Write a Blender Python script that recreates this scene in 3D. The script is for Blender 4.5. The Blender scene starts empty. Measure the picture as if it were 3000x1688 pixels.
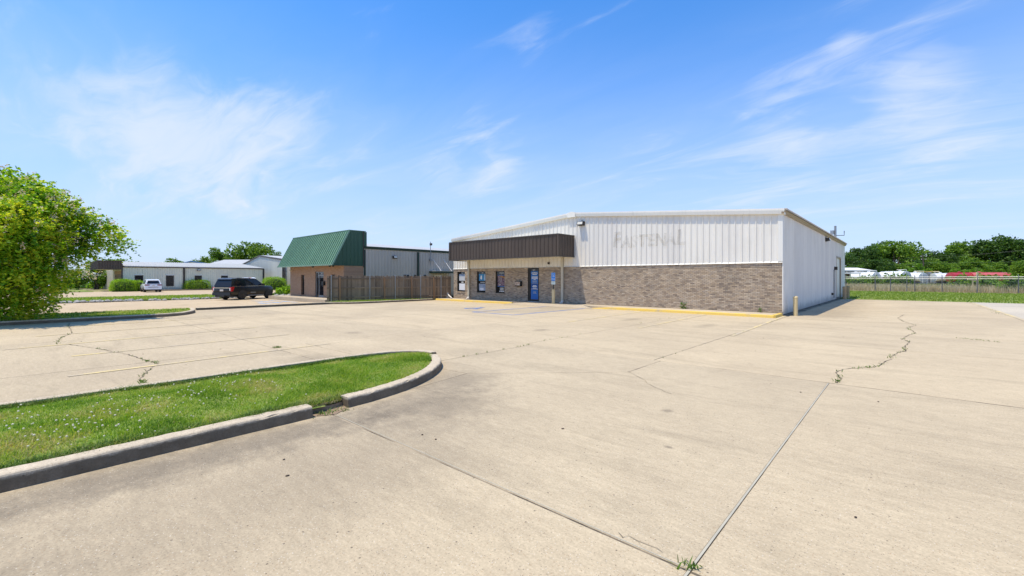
import bpy, math, random
import numpy as np
from mathutils import Vector, Matrix
random.seed(7); RNG = np.random.default_rng(11)
S = bpy.context.scene
C = S.collection

# ------------------------------------------------------------------ camera
FPX, HORY, CZ = 1290.0, 815.0, 1.72           # focal length and horizon row in photo pixels (3000 x 1688)
TH = math.atan2(1440, 1290)
FW = np.array([-math.cos(TH), math.sin(TH)]); RT = np.array([math.sin(TH), math.cos(TH)])
cam = bpy.data.cameras.new('camera'); camo = bpy.data.objects.new('camera', cam); C.objects.link(camo)
cam.sensor_width = 36.0; cam.lens = 36.0 * FPX / 3000.0
cam.shift_y = -(844.0 - HORY) / 3000.0
cam.clip_start = 0.05; cam.clip_end = 5000
camo.location = (0, 0, CZ)
camo.rotation_euler = (math.pi / 2, 0, math.atan2(-FW[0], FW[1]))
S.camera = camo

# ------------------------------------------------------------------ light
SUND = Vector((0.19, 0.28, -1.0)).normalized()
SUN_EL = math.asin(-SUND.z); SUN_AZ = math.atan2(-SUND.x, -SUND.y)
sun = bpy.data.lights.new('sun', 'SUN'); suno = bpy.data.objects.new('sun', sun); C.objects.link(suno)
sun.energy = 4.75; sun.angle = math.radians(0.5); sun.color = (1.0, 0.90, 0.73)
suno.rotation_euler = SUND.to_track_quat('-Z', 'Y').to_euler(); suno.location = (0, 0, 60)
S.view_settings.view_transform = 'Standard'; S.view_settings.look = 'None'
S.view_settings.exposure = 0.12; S.view_settings.gamma = 1.0
S.render.engine = 'CYCLES'
S.cycles.max_bounces = 6; S.cycles.transparent_max_bounces = 12

def pix_dir(px, py):
    d = FW + RT * ((px - 1500) / FPX)
    v = Vector((d[0], d[1], (HORY - py) / FPX)); v.normalize(); return v

class NT:
    """small helper for writing node trees"""
    def __init__(s, tree): s.t = tree; s.n = tree.nodes; s.l = tree.links
    def add(s, kind, **kw):
        n = s.n.new(kind)
        for k, v in kw.items():
            if k.startswith('_'): setattr(n, k[1:], v)
        for k, v in kw.items():
            if k.startswith('_'): continue
            key = int(k[1:]) if k[0] == 'i' and k[1:].isdigit() else k
            inp = n.inputs[key]
            if hasattr(v, 'is_linked') or isinstance(v, bpy.types.NodeSocket): s.l.new(v, inp)
            else: inp.default_value = v
        return n
    def math(s, op, a, b=0.0, c=0.0, clamp=False):
        n = s.n.new('ShaderNodeMath'); n.operation = op; n.use_clamp = clamp
        for i, v in enumerate((a, b, c)):
            if isinstance(v, bpy.types.NodeSocket): s.l.new(v, n.inputs[i])
            else: n.inputs[i].default_value = v
        return n.outputs[0]
    def vec(s, op, a, b=(0, 0, 0), out=0):
        n = s.n.new('ShaderNodeVectorMath'); n.operation = op
        for i, v in enumerate((a, b)):
            if isinstance(v, bpy.types.NodeSocket): s.l.new(v, n.inputs[i])
            elif op == 'SCALE' and i == 1: n.inputs['Scale'].default_value = v
            else: n.inputs[i].default_value = v
        return n.outputs[out]
    def noise(s, vec, scale, detail=4, rough=.55, dist=0.0):
        return s.add('ShaderNodeTexNoise', Vector=vec, Scale=scale, Detail=detail, Roughness=rough, Distortion=dist).outputs[0]
    def ramp(s, fac, stops, interp='LINEAR'):
        n = s.n.new('ShaderNodeValToRGB'); n.color_ramp.interpolation = interp
        el = n.color_ramp.elements
        while len(el) < len(stops): el.new(0.5)
        for e, (p, c) in zip(el, stops):
            e.position = p; e.color = c if len(c) == 4 else (*c, 1)
        s.l.new(fac, n.inputs[0]); return n.outputs[0]
    def mix(s, fac, a, b, mode='MIX'):
        n = s.n.new('ShaderNodeMix'); n.data_type = 'RGBA'; n.blend_type = mode
        for i, v in ((0, fac), (6, a), (7, b)):
            if isinstance(v, bpy.types.NodeSocket): s.l.new(v, n.inputs[i])
            elif i == 0: n.inputs[0].default_value = v
            else: n.inputs[i].default_value = v if len(v) == 4 else (*v, 1)
        return n.outputs[2]
    def smooth(s, v, a, b):
        n = s.n.new('ShaderNodeMapRange'); n.interpolation_type = 'SMOOTHSTEP'
        s.l.new(v, n.inputs[0]); n.inputs[1].default_value = a; n.inputs[2].default_value = b
        return n.outputs[0]

# ------------------------------------------------------------------ sky with thin cirrus
W = bpy.data.worlds.new('World'); S.world = W; W.use_nodes = True
t = NT(W.node_tree); t.n.clear()
sky = t.add('ShaderNodeTexSky', _sky_type='NISHITA'); sky.sun_disc = False
sky.sun_elevation = SUN_EL; sky.sun_rotation = SUN_AZ; sky.air_density = 1.0; sky.dust_density = 0.6; sky.ozone_density = 2.0
hs = t.mix(1.0, t.add('ShaderNodeHueSaturation', Hue=0.505, Saturation=1.25, Value=1.0, Color=sky.outputs[0]).outputs[0], (1.18, 1.98, 2.32), 'MULTIPLY')
geo = t.add('ShaderNodeTexCoord').outputs['Generated']
dirn = t.vec('NORMALIZE', geo)
sep = t.add('ShaderNodeSeparateXYZ', Vector=dirn)
zc = t.math('MAXIMUM', sep.outputs[2], 0.0)
zz = t.math('ADD', zc, 0.16)
pl = t.add('ShaderNodeCombineXYZ', X=t.math('DIVIDE', sep.outputs[0], zz), Y=t.math('DIVIDE', sep.outputs[1], zz), Z=0.0).outputs[0]
mp = t.add('ShaderNodeMapping', Vector=pl, Rotation=(0, 0, math.radians(-22)), Scale=(0.8, 2.1, 1)).outputs[0]
warp = t.add('ShaderNodeTexNoise', Vector=mp, Scale=0.9, Detail=3.0).outputs[1]
wv = t.vec('ADD', mp, t.vec('SCALE', t.vec('SUBTRACT', warp, (.5, .5, .5)), 1.5))
n1 = t.noise(wv, 1.15, 9, 0.56, 0.5)
n2 = t.noise(wv, 3.6, 8, 0.60, 0.5)
wisp = t.math('ADD', t.math('MULTIPLY', n1, .72), t.math('MULTIPLY', n2, .28))
boost = None
for (px, py, rad, amt) in ((640, 410, .22, .18), (430, 390, .15, .14), (560, 500, .15, .15), (780, 350, .15, .15), (250, 350, .10, .11), (2270, 290, .10, .19), (2420, 190, .08, .10), (2680, 220, .11, .16),
                           (2700, 390, .13, .12), (2900, 450, .15, .10), (1560, 110, .10, .10), (1440, 470, .16, .19), (1280, 510, .07, .10), (1950, 560, .20, .13), (2200, 520, .16, .11), (1000, 560, .14, .07), (2480, 120, .05, .10), (2350, 480, .16, .10)):
    d = pix_dir(px, py)
    dist = t.vec('DISTANCE', dirn, tuple(d), out=1)
    b = t.math('MULTIPLY', t.math('SUBTRACT', 1.0, t.smooth(dist, 0.0, rad)), amt)
    boost = b if boost is None else t.math('ADD', boost, b)
dens = t.math('ADD', wisp, boost)
cl = t.smooth(dens, 0.55, 0.86)
veil = t.math('MULTIPLY', t.smooth(zc, 0.62, 0.0), 0.30)
cl = t.math('ADD', t.math('MULTIPLY', cl, 0.70), t.math('MULTIPLY', veil, t.smooth(n1, .25, .8)), clamp=True)
hz = t.math('MULTIPLY', t.math('POWER', t.smooth(zc, 0.62, 0.0), 1.4), 0.80)
skyc = t.mix(hz, hs, (5.7, 6.35, 9.3))
skyc = t.mix(cl, skyc, (7.2, 8.0, 9.4))
bg = t.add('ShaderNodeBackground', Color=skyc, Strength=0.10)
out = t.add('ShaderNodeOutputWorld'); t.l.new(bg.outputs[0], out.inputs[0])

# ------------------------------------------------------------------ pixel helpers (a pixel gives a direction, the ground or wall gives the distance)
def gp(px, py, z=0.0):
    Z = FPX * (CZ - z) / (py - HORY); X = (px - 1500) / FPX * Z
    p = FW * Z + RT * X; return float(p[0]), float(p[1])
def at(px, Z):
    p = FW * Z + RT * ((px - 1500) / FPX * Z); return float(p[0]), float(p[1])
def hz_(py, Z): return CZ + (HORY - py) / FPX * Z

# ------------------------------------------------------------------ materials
def mat(name, col, col2=None, rough=.8, scale=3.0, bump=0.0, bscale=60.0, metal=0.0, spec=0.4, coat=0.0, streak=None, detail=5, contrast=(.3, .7), coords='pos'):
    m = bpy.data.materials.new(name); m.use_nodes = True
    k = NT(m.node_tree); b = k.n['Principled BSDF']
    b.inputs['Roughness'].default_value = rough; b.inputs['Metallic'].default_value = metal
    b.inputs['Specular IOR Level'].default_value = spec; b.inputs['Coat Weight'].default_value = coat
    b.inputs['Coat Roughness'].default_value = .05
    P = k.add('ShaderNodeNewGeometry').outputs['Position']
    if coords == 'obj': P = k.add('ShaderNodeTexCoord').outputs['Object']
    if streak: P2 = k.vec('MULTIPLY', P, streak)
    else: P2 = P
    if col2 is None: col2 = tuple(c * .82 for c in col)
    f = k.noise(P2, scale, detail)
    c = k.ramp(f, [(contrast[0], col), (contrast[1], col2)])
    k.l.new(c, b.inputs['Base Color'])
    if bump:
        bn = k.add('ShaderNodeBump', Strength=bump, Distance=.01, Height=k.noise(P, bscale, 4))
        k.l.new(bn.outputs[0], b.inputs['Normal'])
    return m

def concrete_mat(name, light, dark, stains=(), speck=1.0, warm=(1, 1, 1)):
    m = bpy.data.materials.new(name); m.use_nodes = True
    k = NT(m.node_tree); b = k.n['Principled BSDF']
    b.inputs['Roughness'].default_value = .88; b.inputs['Specular IOR Level'].default_value = .25
    P = k.add('ShaderNodeNewGeometry').outputs['Position']
    big = k.noise(P, .22, 6, .62, .6)
    c = k.ramp(big, [(.32, light), (.68, dark)])
    str_ = k.noise(k.vec('MULTIPLY', P, (.5, 2.6, 1)), .55, 7, .66, .8)     # broom and tyre streaks
    c = k.mix(k.math('MULTIPLY', k.smooth(str_, .47, .72), .42), c, tuple(x * .68 for x in dark))
    fine = k.noise(k.vec('MULTIPLY', P, (1, 3.2, 1)), 5.5, 8, .78, .3)
    c = k.mix(1.0, c, k.ramp(fine, [(.3, (.84, .83, .82)), (.7, (1.12, 1.12, 1.12))]), 'MULTIPLY')
    med = k.noise(P, 2.7, 7, .7)
    c = k.mix(k.math('MULTIPLY', k.smooth(med, .48, .72), .22), c, tuple(x * .72 for x in dark))
    oi = k.add('ShaderNodeObjectInfo').outputs['Random']
    c = k.mix(1.0, c, k.ramp(oi, [(0, (.95, .95, .95)), (1, (1.07, 1.06, 1.04))]), 'MULTIPLY')
    for (x, y, rx, ry, amt, lo, hi) in stains:                              # dirt with a shape of its own
        q = k.vec('MULTIPLY', k.vec('SUBTRACT', P, (x, y, 0)), (1 / rx, 1 / ry, 0))
        d = k.vec('LENGTH', q, out=1)
        d2 = k.math('ADD', d, k.math('MULTIPLY', k.math('SUBTRACT', k.noise(P, 3.2, 8, .78), .5), 1.9))
        f = k.math('MULTIPLY', k.math('SUBTRACT', 1.0, k.smooth(d2, lo, hi)), amt)
        c = k.mix(f, c, (.12, .098, .072))
    vor = k.add('ShaderNodeTexVoronoi', Vector=P, Scale=95.0)
    rnd = k.add('ShaderNodeSeparateColor', Color=vor.outputs['Color']).outputs[0]
    sp = k.math('MULTIPLY', k.math('LESS_THAN', vor.outputs[0], .34), k.math('GREATER_THAN', rnd, .80))
    spc = k.ramp(rnd, [(.80, (.33, .20, .10)), (.88, (.62, .56, .46)), (.94, (.10, .085, .07)), (1.0, (.7, .66, .6))], 'CONSTANT')
    c = k.mix(k.math('MULTIPLY', sp, .7 * speck), c, spc)
    vor2 = k.add('ShaderNodeTexVoronoi', Vector=P, Scale=22.0)
    rnd2 = k.add('ShaderNodeSeparateColor', Color=vor2.outputs['Color']).outputs[0]
    sp2 = k.math('MULTIPLY', k.math('LESS_THAN', vor2.outputs[0], .16), k.math('GREATER_THAN', rnd2, .93))
    c = k.mix(k.math('MULTIPLY', sp2, .75 * speck), c, (.09, .07, .05))
    grain = k.noise(P, 55, 5, .7)
    c = k.mix(1.0, c, k.ramp(grain, [(.25, (.74, .74, .74)), (.75, (1.2, 1.2, 1.2))]), 'MULTIPLY')
    k.l.new(c, b.inputs['Base Color'])
    h = k.math('ADD', k.math('MULTIPLY', grain, .6), k.math('MULTIPLY', sp, .25))
    bn = k.add('ShaderNodeBump', Strength=.35, Distance=.006, Height=h); k.l.new(bn.outputs[0], b.inputs['Normal'])
    return m

ST = [(-5.05, 1.2, .55, 3.2, .60, .1, 1.2), (-4.8, 3.7, .9, 1.3, .45, .1, 1.3), (-5.7, 4.9, .9, .9, .45, .1, 1.3), (-3.9, 1.8, 1.1, 2.2, .25, .1, 1.4),
      (-9.4, 4.2, .8, .7, .30, .1, 1.2), (-3.4, -0.7, 1.6, 1.0, .34, .1, 1.3), (-7.5, 7.0, 1.0, .7, .22, .1, 1.3), (-3.0, 36, 1.4, 12, .30, .2, 1.3), (-12, -3.5, 3.0, 1.2, .28, .1, 1.3),
      (-17.5, 22.6, 5.0, .7, .20, .2, 1.4), (-2.5, 26, 1.6, 3, .22, .1, 1.4), (-13.0, 7.0, .5, .4, .35, .1, 1.0), (-9.0, 11.5, .35, .5, .4, .1, 1.0), (-2.3, 5.6, .10, .12, .5, .1, 1.0), (-1.8, 4.4, .07, .05, .6, .1, 1.0), (-8.5, 17, .4, 1.2, .3, .1, 1.0), (-5.4, 16.5, .4, 1.2, .3, .1, 1.0)]
M_LOT = concrete_mat('lot_concrete', (.535, .435, .290), (.435, .35, .235), ST)
M_LOT2 = concrete_mat('pale_concrete', (.54, .48, .38), (.47, .41, .33), speck=.5)
M_NB = concrete_mat('tan_concrete', (.53, .41, .265), (.46, .355, .225), speck=.5)
M_WALK = concrete_mat('sidewalk_concrete', (.50, .42, .31), (.41, .34, .25), speck=.6)
M_KERB = concrete_mat('kerb_concrete', (.62, .52, .385), (.50, .415, .30), speck=1.0)
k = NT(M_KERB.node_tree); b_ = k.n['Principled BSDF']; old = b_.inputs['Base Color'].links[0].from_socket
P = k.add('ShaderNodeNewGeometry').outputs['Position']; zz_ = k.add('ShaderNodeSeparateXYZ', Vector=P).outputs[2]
f_ = k.math('ADD', zz_, k.math('MULTIPLY', k.math('SUBTRACT', k.noise(P, 7, 6, .7), .5), .09))       # tyre scuffs and splash dirt, with the kerb face's shade painted in too
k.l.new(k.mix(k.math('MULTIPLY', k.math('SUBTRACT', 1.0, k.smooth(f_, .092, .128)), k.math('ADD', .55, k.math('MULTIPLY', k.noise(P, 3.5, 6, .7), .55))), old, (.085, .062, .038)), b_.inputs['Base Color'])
M_JOINT = mat('joint_dirt', (.07, .054, .037), (.36, .285, .19), .95, 1.7, contrast=(.40, .62))
M_SEAL = mat('joint_sealant', (.44, .40, .31), (.36, .33, .26), .8, 5)
M_SOIL = mat('soil', (.20, .13, .08), (.36, .27, .18), .95, 9, .6, 30)

def paint_mat(name, col, wear=.5, under=(.45, .365, .25)):
    m = bpy.data.materials.new(name); m.use_nodes = True
    k = NT(m.node_tree); b = k.n['Principled BSDF']; b.inputs['Roughness'].default_value = .75
    P = k.add('ShaderNodeNewGeometry').outputs['Position']
    w = k.math('ADD', k.math('MULTIPLY', k.noise(P, 1.2, 6, .7), .6), k.math('MULTIPLY', k.noise(P, 24, 5, .75), .4))
    c = k.mix(k.smooth(w, wear - .07, wear + .09), col, under)
    k.l.new(c, b.inputs['Base Color']); return m
M_YEL_OLD = paint_mat('faded_yellow_paint', (.70, .54, .21), .46)
M_YEL = paint_mat('yellow_kerb_paint', (.72, .49, .10), .56)
M_BLUEP = paint_mat('blue_line_paint', (.055, .17, .48), .55)
M_BLUEF = paint_mat('faded_blue_paint', (.20, .40, .68), .50)
M_GREYP = paint_mat('faded_grey_hatching', (.30, .29, .27), .52)

def siding_mat(name, col, dirt=.25, rough=.42, metal=0.0):
    m = bpy.data.materials.new(name); m.use_nodes = True
    k = NT(m.node_tree); b = k.n['Principled BSDF']
    b.inputs['Roughness'].default_value = rough; b.inputs['Metallic'].default_value = metal; b.inputs['Specular IOR Level'].default_value = .35
    P = k.add('ShaderNodeNewGeometry').outputs['Position']
    s1 = k.noise(k.vec('MULTIPLY', P, (6, 6, .35)), 1.6, 6, .65)
    s2 = k.noise(P, .9, 5, .6)
    f = k.math('MULTIPLY', k.math('ADD', k.smooth(s1, .42, .78), k.math('MULTIPLY', k.smooth(s2, .45, .8), .6)), dirt)
    c = k.mix(f, col, tuple(x * y for x, y in zip(col, (.58, .56, .52))))
    zc_ = k.add('ShaderNodeSeparateXYZ', Vector=P).outputs[2]                # rain splash and mildew with a ragged upper edge
    spl = k.math('SUBTRACT', 1.0, k.smooth(k.math('ADD', zc_, k.math('MULTIPLY', k.math('SUBTRACT', k.noise(k.vec('MULTIPLY', P, (5, 5, 1)), 1.3, 6, .75), .5), .9)), .05, .55))
    c = k.mix(k.math('MULTIPLY', spl, .45), c, (.20, .17, .13))
    oi = k.add('ShaderNodeObjectInfo').outputs['Random']
    c = k.mix(1.0, c, k.ramp(oi, [(0, (.93, .93, .935)), (1, (1.03, 1.03, 1.02))]), 'MULTIPLY')
    k.l.new(c, b.inputs['Base Color'])
    bn = k.add('ShaderNodeBump', Strength=.12, Distance=.02, Height=k.noise(k.vec('MULTIPLY', P, (3, 3, 1)), 1.1, 3))
    k.l.new(bn.outputs[0], b.inputs['Normal']); return m
M_WHITE = siding_mat('white_siding', (.79, .755, .69), .22)
M_WTRIM = siding_mat('white_trim', (.80, .78, .72), .18)
M_TANTRIM = siding_mat('tan_trim', (.34, .26, .175), .4)
M_BROWN = siding_mat('brown_fascia', (.092, .068, .052), .5, .4)
M_BRTRIM = siding_mat('brown_trim', (.07, .056, .047), .4, .4)
M_CREAM = siding_mat('cream_downspout', (.60, .55, .43), .25)
M_GREEN = siding_mat('green_roof_metal', (.185, .32, .21), .4, .38)
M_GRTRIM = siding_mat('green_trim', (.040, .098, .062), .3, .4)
M_GRDARK = siding_mat('dark_green_trim', (.022, .046, .034), .3, .45)
M_GRTRIM2 = siding_mat('pale_green_edge', (.17, .29, .215), .3, .4)
M_GREYS = siding_mat('grey_siding', (.50, .455, .39), .2)
M_SAGE = siding_mat('pale_grey_siding', (.72, .71, .58), .28)
M_SHED = siding_mat('light_grey_siding', (.64, .64, .58), .2)
M_GALV = siding_mat('galvanised_roof', (.47, .465, .45), .35, .5)
M_DKBR = siding_mat('dark_bronze_trim', (.045, .037, .033), .3, .45)
M_NAVY = siding_mat('navy_siding', (.03, .07, .16), .3)
M_BLUETRIM = siding_mat('blue_trim', (.06, .18, .38), .3)
M_BEIGE = siding_mat('beige_siding', (.55, .49, .40), .25)

def brick_mat(name, pal, bw=.2, bh=.0667, axis=0):
    m = bpy.data.materials.new(name); m.use_nodes = True
    k = NT(m.node_tree); b = k.n['Principled BSDF']; b.inputs['Roughness'].default_value = .9; b.inputs['Specular IOR Level'].default_value = .2
    P = k.add('ShaderNodeNewGeometry').outputs['Position']
    sp = k.add('ShaderNodeSeparateXYZ', Vector=P)
    row = k.math('FLOOR', k.math('DIVIDE', k.math('SUBTRACT', sp.outputs[2], .14), bh))
    off = k.math('MULTIPLY', k.math('MODULO', row, 2.0), bw / 2)
    col = k.math('FLOOR', k.math('DIVIDE', k.math('ADD', k.math('ADD', sp.outputs[axis], off), 200.0), bw))
    wn = k.add('ShaderNodeTexWhiteNoise', Vector=k.add('ShaderNodeCombineXYZ', X=col, Y=row, Z=0.0).outputs[0]); wn.noise_dimensions = '3D'
    c = k.ramp(wn.outputs[0], [(i / (len(pal) - 1), p) for i, p in enumerate(pal)])
    sm = k.noise(P, 14, 6, .7)
    c = k.mix(1.0, c, k.ramp(sm, [(.2, (.80, .80, .80)), (.8, (1.16, 1.15, 1.13))]), 'MULTIPLY')
    st = k.noise(P, .7, 5, .6)
    c = k.mix(k.math('MULTIPLY', k.smooth(st, .52, .75), .35), c, (.16, .145, .13))
    k.l.new(c, b.inputs['Base Color'])
    bn = k.add('ShaderNodeBump', Strength=.5, Distance=.006, Height=k.noise(P, 45, 5, .7)); k.l.new(bn.outputs[0], b.inputs['Normal'])
    return m
M_BRICK = brick_mat('grey_brown_brick', [(.43, .335, .24), (.49, .385, .28), (.31, .24, .18), (.55, .445, .33), (.37, .30, .24), (.46, .355, .25), (.24, .19, .15), (.52, .43, .33)])
M_BRICK2 = brick_mat('tan_brick', [(.40, .255, .165), (.44, .29, .195), (.37, .235, .155), (.46, .315, .215)])
M_MORTAR = mat('mortar', (.24, .20, .155), (.13, .11, .085), .95, 5, .4, 40)
M_MORTAR2 = mat('tan_mortar', (.26, .17, .12), (.20, .13, .09), .95, 5)
M_GLASS = mat('dark_glass', (.012, .013, .015), (.02, .02, .022), .05, 2, spec=.6)
M_BRONZE = mat('dark_bronze_frame', (.022, .019, .017), (.03, .026, .022), .4, 4)
M_BLACK = mat('black_plastic', (.015, .015, .015), (.03, .03, .03), .5, 5)
M_PVC = mat('white_pvc', (.78, .74, .69), (.68, .63, .57), .45, 4)
M_BOLL = mat('cream_yellow_bollard_paint', (.70, .55, .29), (.60, .46, .24), .5, 4, .1, 30)
M_BOLLD = mat('dirty_tan_bollard_paint', (.50, .36, .20), (.36, .24, .13), .7, 3, .3, 20)
M_STEEL = mat('galvanised_steel', (.36, .37, .38), (.28, .29, .30), .45, 6, metal=.6)
M_POSTM = mat('dark_green_channel_post', (.02, .035, .025), None, .6)
M_WOOD = None
def wood_mat(name, a, b_, dark):
    m = bpy.data.materials.new(name); m.use_nodes = True
    k = NT(m.node_tree); b = k.n['Principled BSDF']; b.inputs['Roughness'].default_value = .9; b.inputs['Specular IOR Level'].default_value = .15
    P = k.add('ShaderNodeNewGeometry').outputs['Position']
    oi = k.add('ShaderNodeObjectInfo').outputs['Random']
    g = k.noise(k.vec('ADD', k.vec('MULTIPLY', P, (30, 30, 1.4)), k.add('ShaderNodeCombineXYZ', X=k.math('MULTIPLY', oi, 40.0)).outputs[0]), 1.0, 7, .7, .6)
    c = k.ramp(g, [(.25, a), (.6, b_), (.85, dark)])
    c = k.mix(1.0, c, k.ramp(oi, [(0, (.62, .60, .58)), (.5, (.95, .93, .90)), (1, (1.25, 1.2, 1.12))]), 'MULTIPLY')
    st = k.noise(P, 1.5, 5, .6)
    c = k.mix(k.math('MULTIPLY', k.smooth(st, .5, .72), .4), c, dark)
    k.l.new(c, b.inputs['Base Color'])
    bn = k.add('ShaderNodeBump', Strength=.5, Distance=.004, Height=g); k.l.new(bn.outputs[0], b.inputs['Normal']); return m
M_WOOD = wood_mat('weathered_fence_wood', (.29, .225, .165), (.225, .172, .125), (.11, .083, .06))
M_WOODB = wood_mat('brown_post_wood', (.30, .19, .115), (.24, .15, .09), (.14, .085, .05))

def leaf_mat(name, stops, rough=.55, trans=.35, nsc=.55, nw=.38):
    m = bpy.data.materials.new(name); m.use_nodes = True
    k = NT(m.node_tree); b = k.n['Principled BSDF']; b.inputs['Roughness'].default_value = rough; b.inputs['Specular IOR Level'].default_value = .3
    g = k.add('ShaderNodeNewGeometry')
    P = g.outputs['Position']
    f = k.math('ADD', k.math('MULTIPLY', g.outputs['Random Per Island'], 1 - nw), k.math('MULTIPLY', k.smooth(k.noise(P, nsc, 4), .25, .75), nw))
    c = k.ramp(f, stops)
    k.l.new(c, b.inputs['Base Color'])
    tr = k.add('ShaderNodeBsdfTranslucent', Color=k.mix(1.0, c, (1.25, 1.3, .6), 'MULTIPLY'))
    mx = k.add('ShaderNodeMixShader', i0=trans); k.l.new(b.outputs[0], mx.inputs[1]); k.l.new(tr.outputs[0], mx.inputs[2])
    k.l.new(mx.outputs[0], k.n['Material Output'].inputs[0]); return m
M_LEAF_M = leaf_mat('crape_myrtle_leaf', [(.16, (.045, .14, .012)), (.34, (.15, .33, .018)), (.55, (.34, .50, .022)), (.78, (.64, .62, .05))], .55, .48, .9, .5)
M_FLOWER = leaf_mat('pale_blossom', [(.2, (.62, .45, .30)), (.5, (.74, .60, .46)), (.9, (.85, .78, .68))], trans=.25)
M_LEAF_D = leaf_mat('dark_tree_leaf', [(.15, (.025, .065, .012)), (.5, (.055, .12, .018)), (.9, (.11, .19, .025))])
M_LEAF_G = leaf_mat('mid_green_leaf', [(.15, (.05, .12, .012)), (.5, (.125, .235, .02)), (.9, (.24, .35, .03))])
M_LEAF_B = leaf_mat('bright_green_leaf', [(.15, (.07, .16, .012)), (.5, (.14, .28, .018)), (.9, (.25, .37, .03))])
M_HEDGE = leaf_mat('clipped_hedge_leaf', [(.15, (.15, .30, .010)), (.5, (.26, .43, .014)), (.9, (.36, .50, .025))])
M_GRASS = leaf_mat('island_grass_blade', [(.08, (.09, .19, .014)), (.34, (.20, .33, .026)), (.54, (.32, .42, .045)), (.70, (.43, .42, .12)), (.88, (.54, .44, .22))], .6, .4, 1.5, .58)
M_LAWN = leaf_mat('lawn_blade', [(.1, (.11, .18, .02)), (.5, (.21, .30, .035)), (.9, (.32, .37, .07))], .7, .3)
M_DRY = leaf_mat('dry_grass_blade', [(.1, (.32, .25, .15)), (.5, (.52, .43, .29)), (.8, (.66, .56, .41)), (1, (.30, .32, .10))], .8, .35)
M_WEED = leaf_mat('weed_leaf', [(.1, (.05, .11, .012)), (.6, (.12, .21, .025)), (1, (.30, .28, .10))], .6, .25)
M_CLOVER = leaf_mat('white_clover_flower', [(0, (.62, .55, .40)), (1, (.80, .74, .60))], .7, .2)
M_BARK = mat('bark', (.16, .12, .09), (.09, .065, .048), .9, 9, .7, 30)
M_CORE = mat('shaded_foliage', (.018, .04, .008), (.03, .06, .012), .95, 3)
M_GRSOIL = mat('turf', (.15, .23, .034), (.26, .26, .08), .95, 2.2, .7, 35, contrast=(.35, .68))
M_FIELD = mat('field_ground', (.20, .22, .07), (.33, .27, .15), .95, .25, .5, 5)
M_ROCK = mat('grey_rock', (.42, .40, .37), (.25, .235, .21), .9, 5, .5, 30, coords='obj')

# ------------------------------------------------------------------ mesh helpers
class MB:
    def __init__(s): s.v = []; s.f = []
    def quad(s, a, b, c, d):
        i = len(s.v); s.v += [tuple(a), tuple(b), tuple(c), tuple(d)]; s.f.append((i, i + 1, i + 2, i + 3)); return s
    def box(s, x0, x1, y0, y1, z0, z1):
        i = len(s.v)
        s.v += [(x0, y0, z0), (x1, y0, z0), (x1, y1, z0), (x0, y1, z0), (x0, y0, z1), (x1, y0, z1), (x1, y1, z1), (x0, y1, z1)]
        s.f += [tuple(i + j for j in q) for q in ((3, 2, 1, 0), (4, 5, 6, 7), (0, 1, 5, 4), (1, 2, 6, 5), (2, 3, 7, 6), (3, 0, 4, 7))]; return s
    def prism(s, poly, h0, h1, axis='z'):
        """poly: list of 2-D points, extruded along axis between h0 and h1"""
        n = len(poly); i = len(s.v)
        def P(p, h):
            if axis == 'z': return (p[0], p[1], h)
            if axis == 'y': return (p[0], h, p[1])
            return (h, p[0], p[1])
        s.v += [P(p, h0) for p in poly] + [P(p, h1) for p in poly]
        s.f.append(tuple(i + j for j in range(n))[::-1]); s.f.append(tuple(i + n + j for j in range(n)))
        for j in range(n): s.f.append((i + j, i + (j + 1) % n, i + n + (j + 1) % n, i + n + j))
        return s
    def tube(s, pts, r, n=8, cap=True):
        pts = [Vector(p) for p in pts]; rs = r if isinstance(r, (list, tuple)) else [r] * len(pts)
        base = len(s.v)
        for k, p in enumerate(pts):
            d = (pts[min(k + 1, len(pts) - 1)] - pts[max(k - 1, 0)]).normalized()
            a = d.orthogonal().normalized() if abs(d.z) < .99 else Vector((1, 0, 0))
            if abs(d.z) < .99: a = d.cross(Vector((0, 0, 1))).normalized()
            b = d.cross(a).normalized()
            for j in range(n):
                an = 2 * math.pi * j / n
                s.v.append(tuple(p + (a * math.cos(an) + b * math.sin(an)) * rs[k]))
        for k in range(len(pts) - 1):
            for j in range(n):
                a0 = base + k * n + j; a1 = base + k * n + (j + 1) % n
                s.f.append((a0, a1, a1 + n, a0 + n))
        if cap:
            s.f.append(tuple(base + j for j in range(n))[::-1]); s.f.append(tuple(base + (len(pts) - 1) * n + j for j in range(n)))
        return s
    def lathe(s, prof, n=16, c=(0, 0, 0), axis='z', sx=1.0, sz=1.0):
        """prof: (radius, height) pairs"""
        base = len(s.v)
        for r, h in prof:
            for j in range(n):
                an = 2 * math.pi * j / n; a, b = r * math.cos(an) * sx, r * math.sin(an) * sz
                if axis == 'z': s.v.append((c[0] + a, c[1] + b, c[2] + h))
                elif axis == 'x': s.v.append((c[0] + h, c[1] + a, c[2] + b))
                else: s.v.append((c[0] - a, c[1] + h, c[2] + b))
        for k in range(len(prof) - 1):
            for j in range(n):
                a0 = base + k * n + j; a1 = base + k * n + (j + 1) % n
                s.f.append((a0, a1, a1 + n, a0 + n))
        s.f.append(tuple(base + j for j in range(n))[::-1]); s.f.append(tuple(base + (len(prof) - 1) * n + j for j in range(n)))
        return s
    def mesh(s, name, m=None, smooth=False):
        me = bpy.data.meshes.new(name); me.from_pydata(s.v, [], s.f); me.update()
        if m: me.materials.append(m)
        if smooth:
            me.polygons.foreach_set('use_smooth', [True] * len(me.polygons))
            me.set_sharp_from_angle(angle=math.radians(40))
        return me
    def build(s, name, m, parent=None, smooth=False, loc=None, rotz=0.0):
        return link(name, s.mesh(name, m, smooth), parent, loc, rotz)

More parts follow.
